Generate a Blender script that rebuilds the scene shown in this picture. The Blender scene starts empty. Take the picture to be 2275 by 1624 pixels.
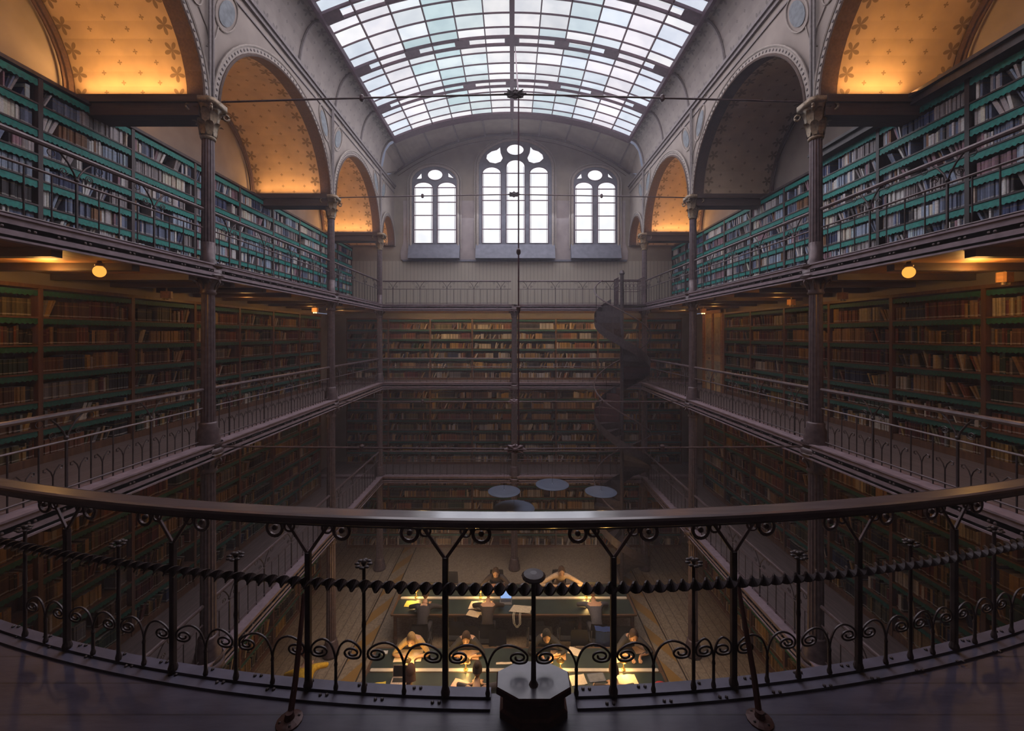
import bpy, bmesh, math, random
from mathutils import Vector, Matrix
SC = bpy.context.scene
COL = SC.collection
RND = random.Random(11)
PI = math.pi
# ------------------------------------------------------------------ layout (metres; ground floor z = 0)
E, F = 8.2, 900.0                    # eye height, focal length in pixels of a 2275-wide frame
XC, XW = 4.65, 6.28                  # column line and bookcase front line, either side
DA, DB, DC, DW = 6.2, 10.41, 14.23, 15.97   # column rows A, B, C and the far wall
D0 = 2.0
LG, MG, UG = E - 4.98, E - 1.72, E + 1.0    # gallery floors
SP = E + 3.52                        # springing of the arches
COR = E + 5.8                        # cornice
def P(x, y, d): return Vector(((x - 1137.5) * d / F, d, E + (745 - y) * d / F))
def PT(x, y, z): return P(x, y, F * (E - z) / (y - 745.0))     # the point of height z seen at a pixel below the horizon

# ------------------------------------------------------------------ mesh builder
class MB:
    def __init__(s): s.v, s.f, s.m, s.c = [], [], [], []
    def add(s, vs, fs, mi=0, col=None):
        b = len(s.v); s.v += [tuple(v) for v in vs]
        s.f += [tuple(b + i for i in f) for f in fs]; s.m += [mi] * len(fs)
        if col is not None: s.c += [col] * len(fs)
    def box(s, x0, x1, y0, y1, z0, z1, mi=0, col=None, T=None):
        vs = [(x, y, z) for z in (z0, z1) for y in (y0, y1) for x in (x0, x1)]
        if T: vs = [T(*v) for v in vs]
        s.add(vs, [(0, 2, 3, 1), (4, 5, 7, 6), (0, 1, 5, 4), (2, 6, 7, 3), (0, 4, 6, 2), (1, 3, 7, 5)], mi, col)
    def rbox(s, cx, cy, z0, z1, wx, wy, ang=0.0, mi=0, bev=0.0, top=1.0):
        c, sn = math.cos(ang), math.sin(ang); hx, hy = wx / 2, wy / 2
        b = min(bev, hx * .9, hy * .9)
        ring = [(-hx + b, -hy), (hx - b, -hy), (hx, -hy + b), (hx, hy - b), (hx - b, hy), (-hx + b, hy), (-hx, hy - b), (-hx, -hy + b)] if b > 0 else [(-hx, -hy), (hx, -hy), (hx, hy), (-hx, hy)]
        n = len(ring); vs = []
        for z, k in ((z0, 1), (z1, top)):
            vs += [(cx + (x * c - y * sn) * k, cy + (x * sn + y * c) * k, z) for x, y in ring]
        s.add(vs, [tuple(range(n))[::-1], tuple(range(n, 2 * n))] + [(i, (i + 1) % n, n + (i + 1) % n, n + i) for i in range(n)], mi)
    def tube(s, path, r, n=8, closed=False, mi=0, flat=1.0):
        pts = [Vector(p) for p in path]; m = len(pts); rings = []
        rr = r if isinstance(r, (list, tuple)) else [r] * m
        up0 = Vector((0, 0, 1))
        prev = None
        for i, p in enumerate(pts):
            a = pts[(i - 1) % m] if closed or i > 0 else p
            b = pts[(i + 1) % m] if closed or i < m - 1 else p
            t = (b - a); t = t.normalized() if t.length > 1e-9 else Vector((0, 0, 1))
            if prev is None:
                u = t.cross(up0)
                if u.length < 1e-3: u = t.cross(Vector((1, 0, 0)))
            else:
                u = prev - t * prev.dot(t)
                if u.length < 1e-6: u = t.cross(Vector((1, 0, 0)))
            u.normalize(); w = t.cross(u).normalized(); prev = u
            rings.append([p + (u * math.cos(2 * PI * k / n) + w * math.sin(2 * PI * k / n) * flat) * rr[i] for k in range(n)])
        fs = []
        for i in range(m if closed else m - 1):
            j = (i + 1) % m
            fs += [(i * n + k, i * n + (k + 1) % n, j * n + (k + 1) % n, j * n + k) for k in range(n)]
        if not closed: fs += [tuple(range(n))[::-1], tuple((m - 1) * n + k for k in range(n))]
        s.add([v for rg in rings for v in rg], fs, mi)
    def lathe(s, prof, n=16, at=(0, 0, 0), mi=0, flute=0.0, sy=1.0):
        vs = []
        for r, z in prof:
            for k in range(n):
                q = r * (1 - flute * (k % 2)); a = 2 * PI * k / n
                vs.append((at[0] + q * math.cos(a), at[1] + q * math.sin(a) * sy, at[2] + z))
        m = len(prof)
        fs = [(i * n + k, i * n + (k + 1) % n, (i + 1) * n + (k + 1) % n, (i + 1) * n + k) for i in range(m - 1) for k in range(n)]
        fs += [tuple(range(n))[::-1], tuple((m - 1) * n + k for k in range(n))]
        s.add(vs, fs, mi)
    def ball(s, c, rx, ry=None, rz=None, n=10, m=7, mi=0):
        ry = ry or rx; rz = rz or rx; vs = [(c[0], c[1], c[2] - rz)]
        for i in range(1, m):
            a = PI * i / m
            vs += [(c[0] + rx * math.sin(a) * math.cos(2 * PI * k / n), c[1] + ry * math.sin(a) * math.sin(2 * PI * k / n), c[2] - rz * math.cos(a)) for k in range(n)]
        vs.append((c[0], c[1], c[2] + rz)); L = len(vs) - 1
        fs = [(0, 1 + (k + 1) % n, 1 + k) for k in range(n)]
        for i in range(m - 2):
            b = 1 + i * n
            fs += [(b + k, b + (k + 1) % n, b + n + (k + 1) % n, b + n + k) for k in range(n)]
        b = 1 + (m - 2) * n
        fs += [(b + k, b + (k + 1) % n, L) for k in range(n)]
        s.add(vs, fs, mi)
    def prism(s, poly, w0, w1, T=lambda u, w, v: (u, w, v), mi=0):
        n = len(poly)
        vs = [T(u, w0, v) for u, v in poly] + [T(u, w1, v) for u, v in poly]
        s.add(vs, [tuple(range(n)), tuple(range(n, 2 * n))[::-1]] + [(i, n + i, n + (i + 1) % n, (i + 1) % n) for i in range(n)], mi)
    def grid(s, rows, mi=0):
        nu = len(rows[0]); vs = [p for r in rows for p in r]
        s.add(vs, [(i * nu + k, i * nu + k + 1, (i + 1) * nu + k + 1, (i + 1) * nu + k) for i in range(len(rows) - 1) for k in range(nu - 1)], mi)
    def mesh(s, name, mats, smooth=False, uv=None):
        me = bpy.data.meshes.new(name); me.from_pydata(s.v, [], s.f)
        for m in (mats if isinstance(mats, (list, tuple)) else [mats]): me.materials.append(m)
        if any(s.m): me.polygons.foreach_set('material_index', s.m)
        if smooth: me.polygons.foreach_set('use_smooth', [True] * len(s.f))
        if s.c:
            at = me.color_attributes.new('Col', 'FLOAT_COLOR', 'CORNER'); buf = []
            for f, c in zip(s.f, s.c):
                if isinstance(c[0], (tuple, list)):
                    for q in c: buf += q
                else: buf += list(c) * len(f)
            at.data.foreach_set('color', buf)
        if uv:
            lay = me.uv_layers.new(name='UVMap'); buf = []
            for f in s.f:
                for i in f: buf += uv[i]
            lay.data.foreach_set('uv', buf)
        me.update()
        return me
    def build(s, name, mats, parent=None, local=False, smooth=False, uv=None):
        o = bpy.data.objects.new(name, s.mesh(name, mats, smooth, uv)); COL.objects.link(o)
        if parent is not None:
            o.parent = parent
            if not local: o.matrix_parent_inverse = parent.matrix_basis.inverted()
        return o
def put(name, me, parent=None, loc=(0, 0, 0), rot=(0, 0, 0)):
    o = bpy.data.objects.new(name, me); COL.objects.link(o); o.location = loc; o.rotation_euler = rot; o.parent = parent
    return o
def tag(o, label=None, cat=None, group=None, kind=None):
    if label: o['label'] = label
    if cat: o['category'] = cat
    if group: o['group'] = group
    if kind: o['kind'] = kind
    return o
def thing(name, label, cat, loc=(0, 0, 0), rz=0.0, group=None, kind=None):
    o = bpy.data.objects.new(name, None); COL.objects.link(o); o.location = loc; o.rotation_euler = (0, 0, rz); o.empty_display_size = .1
    return tag(o, label, cat, group, kind)
def struct(name, mb, mat, parent=None, uv=None, smooth=False):
    o = mb.build(name, mat, parent, uv=uv, smooth=smooth)
    if parent is None: o['kind'] = 'structure'
    return o
def smooth(pts, k=5):
    out = []; n = len(pts); Q = [Vector(p) for p in pts]
    for i in range(n - 1):
        a, b, c, d = Q[max(i - 1, 0)], Q[i], Q[i + 1], Q[min(i + 2, n - 1)]
        for j in range(k):
            u = j / k; out.append(tuple(.5 * (2 * b + (c - a) * u + (2 * a - 5 * b + 4 * c - d) * u * u + (3 * b - a - 3 * c + d) * u ** 3)))
    return out + [tuple(Q[-1])]
def arc(cx, cy, r, a0, a1, n, ry=None):
    ry = ry or r
    return [(cx + r * math.cos(a0 + (a1 - a0) * i / n), cy + ry * math.sin(a0 + (a1 - a0) * i / n)) for i in range(n + 1)]

# ------------------------------------------------------------------ materials
class NT:
    def __init__(s, name):
        s.m = bpy.data.materials.new(name); s.m.use_nodes = True; s.t = s.m.node_tree; s.t.nodes.clear()
        s.out = s.t.nodes.new('ShaderNodeOutputMaterial')
    def n(s, typ, **kw):
        nd = s.t.nodes.new('ShaderNode' + typ)
        for k, v in kw.items(): setattr(nd, k, v)
        return nd
    def link(s, a, b): s.t.links.new(a, b)
    def math(s, op, a, b=None, c=None, clamp=False):
        nd = s.n('Math', operation=op); nd.use_clamp = clamp
        for i, q in enumerate((a, b, c)):
            if q is None: continue
            if isinstance(q, (int, float)): nd.inputs[i].default_value = q
            else: s.link(q, nd.inputs[i])
        return nd.outputs[0]
    def mix(s, f, a, b, blend='MIX'):
        nd = s.n('Mix', data_type='RGBA', blend_type=blend)
        for q, i in ((f, 0), (a, 6), (b, 7)):
            if isinstance(q, (int, float)): nd.inputs[i].default_value = q
            elif isinstance(q, (tuple, list)): nd.inputs[i].default_value = (*q[:3], 1)
            else: s.link(q, nd.inputs[i])
        return nd.outputs[2]
    def noise(s, scale, detail=3, vec=None, rough=.5):
        nd = s.n('TexNoise'); nd.inputs['Scale'].default_value = scale; nd.inputs['Detail'].default_value = detail; nd.inputs['Roughness'].default_value = rough
        if vec is not None: s.link(vec, nd.inputs['Vector'])
        return nd.outputs[0]
    def obj(s): return s.n('TexCoord').outputs['Object']
    def geo(s): return s.n('NewGeometry').outputs['Position']
    def ramp(s, fac, stops):
        nd = s.n('ValToRGB'); s.link(fac, nd.inputs[0]); e = nd.color_ramp.elements
        while len(e) < len(stops): e.new(.5)
        for q, (p, c) in zip(e, stops): q.position = p; q.color = (*c[:3], 1)
        return nd.outputs[0]
    def bsdf(s, col, rough=.5, metal=0.0, spec=.5, bump=None, emit=None, es=0.0):
        b = s.n('BsdfPrincipled')
        for q, k in ((col, 'Base Color'), (rough, 'Roughness'), (metal, 'Metallic'), (spec, 'Specular IOR Level'), (emit, 'Emission Color'), (es, 'Emission Strength')):
            if q is None: continue
            if isinstance(q, (int, float)): b.inputs[k].default_value = q
            elif isinstance(q, (tuple, list)): b.inputs[k].default_value = (*q[:3], 1)
            else: s.link(q, b.inputs[k])
        if bump is not None:
            bp = s.n('Bump'); bp.inputs['Strength'].default_value = .25; bp.inputs['Distance'].default_value = .01
            s.link(bump, bp.inputs['Height']); s.link(bp.outputs[0], b.inputs['Normal'])
        s.link(b.outputs[0], s.out.inputs[0]); return s.m

def m_plain(name, col, rough=.5, metal=0.0, var=.25, scale=9.0, spec=.5, bump=False):
    t = NT(name); n = t.noise(scale, 4, t.geo())
    lo = tuple(c * (1 - var) for c in col); hi = tuple(min(1, c * (1 + var)) for c in col)
    return t.bsdf(t.ramp(n, [(.3, lo), (.7, hi)]), rough, metal, spec, bump=n if bump else None)
def m_wood(name, col, rough=.45, axis=0, spec=.4):
    t = NT(name); mp = t.n('Mapping'); t.link(t.geo(), mp.inputs[0])
    sc = [14, 14, 14]; sc[axis] = 1.2; mp.inputs['Scale'].default_value = sc
    n = t.noise(1.6, 5, mp.outputs[0], .6)
    return t.bsdf(t.ramp(n, [(.25, tuple(c * .6 for c in col)), (.55, col), (.8, tuple(c * 1.35 for c in col))]), rough, 0, spec, bump=n)
def m_emit(name, col, k):
    t = NT(name); e = t.n('Emission'); e.inputs[0].default_value = (*col, 1); e.inputs[1].default_value = k
    t.link(e.outputs[0], t.out.inputs[0]); return t.m
def flower_mask(t, u, v, cell, petals, size, stagger=True):
    cu = t.math('DIVIDE', u, cell); cv = t.math('DIVIDE', v, cell)
    if stagger:
        cu = t.math('ADD', cu, t.math('MULTIPLY', t.math('MODULO', t.math('FLOOR', cv), 2.0), .5))
    fu = t.math('SUBTRACT', t.math('FRACT', cu), .5); fv = t.math('SUBTRACT', t.math('FRACT', cv), .5)
    r = t.math('SQRT', t.math('ADD', t.math('MULTIPLY', fu, fu), t.math('MULTIPLY', fv, fv)))
    th = t.math('ARCTAN2', fv, fu)
    lim = t.math('ADD', t.math('MULTIPLY', t.math('ABSOLUTE', t.math('COSINE', t.math('MULTIPLY', th, petals / 2.0))), size * .9), size * .08)
    return t.math('LESS_THAN', r, lim)
def m_flowered(name, col, ink, width, rough=.8):
    """painted plaster: small sprigs, larger flowers along both borders; UV in metres, v across the strip"""
    t = NT(name); uv = t.n('TexCoord').outputs['UV']; sp = t.n('SeparateXYZ'); t.link(uv, sp.inputs[0]); u, v = sp.outputs[0], sp.outputs[1]
    small = flower_mask(t, u, v, .27, 4, .13)
    vm = t.math('MINIMUM', v, t.math('SUBTRACT', width, v))
    big = flower_mask(t, u, t.math('ADD', vm, .02), .30, 5, .40, False)
    edge = t.math('LESS_THAN', vm, .28)
    n = t.noise(3.0, 4, t.geo())
    base = t.ramp(n, [(.3, tuple(c * .85 for c in col)), (.7, tuple(c * 1.12 for c in col))])
    inner = t.math('MULTIPLY', small, t.math('SUBTRACT', 1.0, edge))
    a = t.math('MULTIPLY', t.math('MAXIMUM', inner, t.math('MULTIPLY', big, edge)), .8)
    return t.bsdf(t.mix(a, base, ink), rough)
def m_books(name):
    t = NT(name); a = t.n('VertexColor'); a.layer_name = 'Col'
    al = a.outputs[1]
    n = t.noise(40, 2, t.geo()); c = t.mix(.35, a.outputs[0], t.ramp(n, [(.3, (.35, .35, .35)), (.7, (1, 1, 1))]), 'MULTIPLY')
    lab = t.math('MULTIPLY', t.math('GREATER_THAN', al, .07), t.math('LESS_THAN', al, .14))
    c = t.mix(t.math('MULTIPLY', lab, .55), c, (.55, .52, .48))
    band = t.math('MULTIPLY', t.math('GREATER_THAN', al, .74), t.math('LESS_THAN', al, .80))
    c = t.mix(t.math('MULTIPLY', band, .35), c, (.35, .25, .10))
    return t.bsdf(c, .6, 0, .3)
def m_panes(name, k):
    t = NT(name); a = t.n('VertexColor'); a.layer_name = 'Col'; n = t.noise(2.2, 3, t.geo())
    c = t.mix(.5, a.outputs[0], t.ramp(n, [(.35, (.72, .76, .80)), (.62, (1, 1, 1))]), 'MULTIPLY')
    return t.bsdf((.05, .05, .06), .3, 0, .2, emit=c, es=k)
M = {}
M['iron'] = m_plain('painted_iron', (.120, .084, .092), .42, .25, .3, 14)
M['girder'] = m_plain('violet_girder_paint', (.27, .20, .235), .5, .1, .2, 10)
M['iron_dark'] = m_plain('dark_iron', (.068, .052, .058), .45, .3, .3, 14)
M['iron_red'] = m_plain('red_brown_iron', (.075, .03, .03), .5, .2, .3, 20)
M['gilt'] = m_plain('gilded_iron', (.26, .19, .12), .42, .3, .4, 30)
t = NT('handrail_varnish'); mp = t.n('Mapping'); mp.inputs['Scale'].default_value = (1.2, 14, 14); t.link(t.geo(), mp.inputs[0]); n = t.noise(2.5, 5, mp.outputs[0], .6)
M['rail_wood'] = t.bsdf(t.ramp(n, [(.3, (.07, .048, .055)), (.7, (.125, .09, .10))]), .45, 0, .4)
M['rail_wood'].node_tree.nodes['Principled BSDF'].inputs['Coat Weight'].default_value = 1.0; M['rail_wood'].node_tree.nodes['Principled BSDF'].inputs['Coat Roughness'].default_value = .16
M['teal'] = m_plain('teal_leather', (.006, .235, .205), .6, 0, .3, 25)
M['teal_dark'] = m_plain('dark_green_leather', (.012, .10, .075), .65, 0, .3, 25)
M['case_up'] = m_wood('dark_violet_wood', (.085, .062, .064), .5, 2)
M['case'] = m_wood('brown_bookcase_wood', (.15, .075, .042), .45, 2)
M['case_r'] = m_wood('near_black_wood', (.045, .033, .036), .4, 2)
M['beam'] = m_wood('brown_beam_wood', (.085, .05, .035), .5, 0)
M['boards'] = m_wood('ceiling_boards', (.40, .20, .085), .5, 1)
M['plaster'] = m_plain('grey_plaster', (.335, .285, .255), .85, 0, .12, 2.5)
M['plaster_w'] = m_plain('warm_plaster', (.29, .245, .195), .85, 0, .12, 2.5)
M['vault'] = m_flowered('flowered_vault', (.50, .36, .24), (.15, .10, .05), 1.72)
M['cove'] = m_flowered('flowered_cove', (.33, .29, .27), (.17, .155, .145), 1.2)
M['trim_dark'] = m_plain('brown_painted_trim', (.085, .045, .03), .7, 0, .3, 30)
M['trim_pale'] = m_plain('pale_painted_trim', (.37, .32, .285), .7, 0, .15, 20)
M['trim_grey'] = m_plain('grey_painted_trim', (.22, .19, .19), .6, 0, .2, 20)
M['slate'] = m_plain('slate_blue_paint', (.15, .155, .20), .55, 0, .2, 6)
M['blue_oval'] = m_plain('blue_grey_paint', (.20, .225, .25), .8, 0, .25, 12)
M['deck'] = m_wood('gallery_deck', (.155, .12, .125), .55, 1)
M['books'] = m_books('book_cloth')
M['pane'] = m_panes('skylight_glass', 1.04)
M['wpane'] = m_panes('window_glass', 1.15)
M['skyframe'] = m_plain('violet_steel', (.125, .055, .085), .5, .1, .2, 12)
M['black'] = m_plain('soot_black', (.012, .011, .012), .7)
M['globe'] = m_emit('lit_globe', (1.0, .40, .065), 1.3)
M['bulb'] = m_emit('lit_bulb', (1.0, .62, .22), 4.0)
# ================================================================== the shell
YB = -2.6                                                   # wall behind the viewer
BAYS = [(YB, D0 - .0), (D0, DA), (DA, DB), (DB, DC), (DC, DW)]
SKX, SKZ, CRZ = 4.15, E + 6.88, E + 7.75
SKR = (SKX ** 2 + (CRZ - SKZ) ** 2) / (2 * (CRZ - SKZ))
def sky_z(x): return CRZ - SKR + math.sqrt(SKR ** 2 - x * x)
RIBS = [DC - 1.8 * k for k in range(9)]

# --- ground floor: terrazzo with bands
t = NT('terrazzo'); g = t.geo(); sp = t.n('SeparateXYZ'); t.link(g, sp.inputs[0])
vo = t.n('TexVoronoi'); vo.inputs['Scale'].default_value = 26; t.link(g, vo.inputs[0])
base = t.mix(.6, t.ramp(vo.outputs['Color'], [(.2, (.16, .115, .075)), (.8, (.42, .33, .24))]), (.27, .21, .15))
ax = t.math('ABSOLUTE', sp.outputs[0])
band = t.math('MULTIPLY', t.math('GREATER_THAN', ax, 3.72), t.math('LESS_THAN', ax, 4.15))
wav = t.math('GREATER_THAN', t.math('SINE', t.math('ADD', t.math('MULTIPLY', sp.outputs[1], 5.0), t.math('MULTIPLY', ax, 9.0))), .1)
c1 = t.mix(t.math('MULTIPLY', band, wav), base, (.30, .17, .05))
ln = t.math('MAXIMUM', t.math('LESS_THAN', t.math('ABSOLUTE', t.math('SUBTRACT', ax, 3.70)), .018), t.math('LESS_THAN', t.math('ABSOLUTE', t.math('SUBTRACT', ax, 4.17)), .018))
c2 = t.mix(ln, c1, (.05, .035, .025))
stp = t.math('MULTIPLY', t.math('GREATER_THAN', ax, 4.19), t.math('GREATER_THAN', t.math('FRACT', t.math('MULTIPLY', ax, 4.0)), .9))
M['terrazzo'] = t.bsdf(t.mix(t.math('MULTIPLY', stp, .6), c2, (.07, .05, .04)), .45, 0, .4)
b = MB(); b.box(-7.2, 7.2, YB, DW + .1, -.12, 0); struct('floor', b, M['terrazzo'])

# --- outer walls
for s, nm in ((-1, 'left'), (1, 'right')):
    b = MB(); x = s * 6.58; b.box(min(x, x + s * .2), max(x, x + s * .2), YB, 13.36, 0, COR + .1)
    x = s * 7.05; b.box(min(x, x + s * .2), max(x, x + s * .2), 13.3, DW + .2, 0, UG - .2)
    b.box(min(s * 6.58, s * 7.2), max(s * 6.58, s * 7.2), 13.34, 13.40, 0, UG - .2)
    x = s * 6.58; b.box(min(x, x + s * .2), max(x, x + s * .2), 13.36, DW + .2, UG - .2, COR + .1)
    struct('wall_' + nm, b, M['plaster'])
b = MB(); b.box(-7.2, 7.2, YB - .2, YB, 0, CRZ + .4); struct('wall_back', b, M['plaster'])

# --- arcades: spandrel wall, moulded arch ring, flowered barrel vault, lunette trim
trim_i = 0
for s, nm in ((-1, 'left'), (1, 'right')):
    wall, ring, band, back, dots = MB(), MB(), MB(), MB(), MB()
    vt = MB(); vuv = []
    for a, c in BAYS:
        cy = (a + c) / 2; hw = (c - a) / 2 - .15; h = min(1.78, hw * 1.25); n = 28
        pts = arc(cy, SP, hw, PI, 0, n, h)
        x = s * XC
        low = [(x, a, SP - .05), (x, a, SP - .05)] ; top = [(x, a, COR), (x, a, COR)]
        rows = [[(x, a, SP + .045), (x, a, COR)], [(x, pts[0][0], SP + .045), (x, pts[0][0], COR)]] + [[(x, p, max(z, SP + .045)), (x, p, COR)] for p, z in pts] + [[(x, pts[-1][0], SP + .045), (x, pts[-1][0], COR)], [(x, c, SP + .045), (x, c, COR)]]
        wall.grid(rows)
        o1 = arc(cy, SP, hw + .12, PI, 0, n, h + .14); o2 = arc(cy, SP, hw + .07, PI, 0, n, h + .08)
        xi = s * (XC - .05)
        ring.grid([[(xi, p, z), (xi, q, w)] for (p, z), (q, w) in zip(pts, o1)], 0)
        ring.tube([(xi, p, z) for p, z in o1], .022, 6, mi=0)
        ring.tube([(xi, p, z) for p, z in pts], .026, 6, mi=1)
        for k in range(1, n * 2):
            al = PI - PI * k / (n * 2)
            dots.ball((s * (XC - .055), cy + (hw + .065) * math.cos(al), SP + (h + .07) * math.sin(al)), .012, .022, .022, 6, 4)
        band.grid([[(xi, p, z), (s * (XC + .2), p, z)] for p, z in pts])
        i2 = arc(cy, SP, hw + .02, PI, 0, n, h + .02)
        u = 0; prev = None; rows = []; b0 = len(vt.v)
        for p, z in i2:
            if prev: u += math.hypot(p - prev[0], z - prev[1])
            prev = (p, z)
            xs = [s * (XC + .2 + 1.72 * k / 4) for k in range(5)]
            rows.append([(q, p, z) for q in xs]); vuv += [(u, 1.72 * k / 4) for k in range(5)]
        vt.grid(rows)
        bt = arc(cy, SP, hw - .05, PI, 0, n, h - .05)
        back.tube([(s * 6.53, p, z) for p, z in bt], .05, 6); back.tube([(s * 6.50, p, z) for p, z in arc(cy, SP, hw - .16, PI, 0, n, h - .16)], .02, 6)
    w = struct('wall_%s_arcade' % nm, wall, M['plaster'])
    ring.build('arch_moulding', [M['trim_pale'], M['trim_dark']], w)
    dots.build('painted_dot_border', M['trim_grey'], w)
    band.build('arch_soffit_band', M['trim_dark'], w)
    v = struct('ceiling_%s_vaults' % nm, vt, M['vault'], uv=vuv)
    back.build('lunette_trim', M['trim_dark'], v)
    # spandrel medallions and the paired colonettes over each column
    for y in (DA, DB, DC):
        med = MB(); cl = MB()
        for q in (-.035, .035): cl.tube([(s * (XC - .05), y + q, SP + .05), (s * (XC - .05), y + q, COR)], .02, 8)
        cl.build('colonette', M['trim_grey'], w)
        for sy in (-1, 1):
            rx, rz = .20, .40; cz = SP + 1.72; cyy = y + sy * .40
            tl = sy * -.5
            def tilt(p, q): return (s * (XC - .012), cyy + p * math.cos(tl) - q * math.sin(tl), cz + p * math.sin(tl) + q * math.cos(tl))
            el = [tilt(rx * .72 * math.cos(2 * PI * k / 24), rz * .72 * math.sin(2 * PI * k / 24)) for k in range(24)]
            med.add(el, [tuple(range(24))], 1)
            med.tube([tilt(rx * math.cos(2 * PI * k / 24), rz * math.sin(2 * PI * k / 24)) for k in range(24)], .014, 5, True, 0)
            med.tube([tilt(.05 * math.cos(2 * PI * k / 12), .62 + .05 * math.sin(2 * PI * k / 12)) for k in range(12)], .01, 5, True, 0)
            med.tube([tilt(0, -.42), tilt(.05, -.65), tilt(.02, -.95)], .010, 5, False, 0)
        med.build('spandrel_medallion', [M['trim_pale'], M['blue_oval']], w)
    for y in (D0, DA, DB, DC):
        trim_i += 1
        b = MB(); b.box(min(s * (XC + .02), s * 6.6), max(s * (XC + .02), s * 6.6), y - .17, y + .17, SP - .24, SP)
        b.box(min(s * (XC + .02), s * 6.6), max(s * (XC + .02), s * 6.6), y - .21, y - .17, SP - .06, SP + .05)
        b.box(min(s * (XC + .02), s * 6.6), max(s * (XC + .02), s * 6.6), y + .17, y + .21, SP - .06, SP + .05)
        struct('trim_%d' % trim_i, b, M['beam'])
    # cornice and cove
    trim_i += 1
    b = MB()
    for z0, z1, q in ((COR - .03, COR + .05, .05), (COR + .05, COR + .12, .09), (COR - .20, COR - .17, .025)):
        b.box(min(s * (XC - q), s * XC), max(s * (XC - q), s * XC), YB, DW, z0, z1)
    struct('trim_%d' % trim_i, b, M['trim_grey'])
    prof = [(s * (SKX + .03 + (XC - SKX - .03) * math.sin(PI / 2 * k / 8)), COR + (SKZ - COR) * math.cos(PI / 2 * k / 8)) for k in range(9)]
    b = MB(); uv = []; ln = [0]
    for k in range(8): ln.append(ln[-1] + math.dist(prof[k], prof[k + 1]))
    ys = [YB + (DC - YB) * k / 10 for k in range(11)]
    b.grid([[(p, y, z) for p, z in prof] for y in ys])
    for y in ys: uv += [(y, q) for q in ln]
    cv = struct('ceiling_%s_cove' % nm, b, M['cove'], uv=uv)
    for y in RIBS:
        b = MB(); b.tube([(p - s * .01, y, z - .01) for p, z in prof], .035, 6); b.build('cove_rib', M['trim_grey'], cv)

# --- skylight
sky = thing('skylight', 'long arched glass skylight of white and teal panes in violet steel over the hall', 'skylight', (0, 8, CRZ))
NC, NR, NRB = 12, 4, 4
def skp(x, y, dz=0): return (x, y, sky_z(x) + dz)
pn = MB(); tint = [(.80, .86, .96), (.95, .92, .98), (.86, .90, .95), (.58, .73, .77), (.74, .83, .86), (.97, .95, .97), (.97, .94, .97), (.82, .82, .86), (.64, .74, .80), (.80, .86, .96), (.95, .90, .97), (.80, .84, .96)]
rr = random.Random(3)
for k in range(NRB):
    y1, y0 = RIBS[k], RIBS[k + 1]
    for j in range(NR):
        ya, yb = y0 + (y1 - y0) * j / NR, y0 + (y1 - y0) * (j + 1) / NR
        for i in range(NC):
            xa, xb = -SKX + 2 * SKX * i / NC, -SKX + 2 * SKX * (i + 1) / NC
            w = rr.random(); c = tint[(i + (1 if w > .8 else 0)) % NC]; q = .86 + .2 * rr.random()
            if rr.random() < .12: c = (.97, .95, .98)
            pn.add([skp(xa, ya, .03), skp(xb, ya, .03), skp(xb, yb, .03), skp(xa, yb, .03)], [(0, 1, 2, 3)], 0, (c[0] * q, c[1] * q, c[2] * q, 1))
pn.build('glass_panes', M['pane'], sky)
for i in range(NC + 1):
    x = -SKX + 2 * SKX * i / NC; b = MB(); w = .014 if i != NC // 2 else .06; d = .035 if i != NC // 2 else .14
    b.box(x - w, x + w, RIBS[NRB], DC, sky_z(x) - d, sky_z(x) + .02)
    if i in (0, NC): b.box(x - (.08 if i else 0), x + (0 if i else .08), RIBS[NRB], DC, sky_z(x) - .1, sky_z(x) + .04)
    b.build('glazing_bar' if i != NC // 2 else 'ridge_beam', M['skyframe'], sky)
xs = [-SKX + 2 * SKX * k / 36 for k in range(37)]
for k in range(NRB):
    y1, y0 = RIBS[k], RIBS[k + 1]
    for j in range(1, NR):
        y = y0 + (y1 - y0) * j / NR; b = MB()
        b.grid([[skp(x, y - .011, -.015), skp(x, y - .011, .02)] for x in xs]); b.grid([[skp(x, y + .011, -.015), skp(x, y + .011, .02)] for x in xs]); b.grid([[skp(x, y - .011, -.015), skp(x, y + .011, -.015)] for x in xs])
        b.build('purlin', M['skyframe'], sky)
for k, y in enumerate(RIBS[:NRB + 1]):
    b = MB()
    for q in (-.14, .14):
        r = .02
        for (ya, za, yb, zb) in ((q - r, -.05, q + r, -.05), (q - r, -.05, q - r, .02), (q + r, -.05, q + r, .02)):
            b.grid([[skp(x, y + ya, za), skp(x, y + yb, zb)] for x in xs])
    if k == 0: b.grid([[skp(x, y - .12, -.045), skp(x, y + .2, -.045)] for x in xs])
    else:
        for i in range(-3, 4):
            xc = i * 1.30; seg = [xc - .19 + .38 * q / 6 for q in range(7)]; seg = [q for q in seg if abs(q) < SKX]
            if len(seg) > 1: b.grid([[skp(x, y - .14, -.045), skp(x, y + .14, -.045)] for x in seg])
    b.build('rib', M['skyframe'], sky)
# unseen plain ceiling in place of the nearer skylight, shaped to darken the foreground
b = MB(); b.grid([[(x, YB, sky_z(x) + .05), (x, RIBS[NRB], sky_z(x) + .05)] for x in xs]); struct('ceiling', b, M['plaster'])

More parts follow.
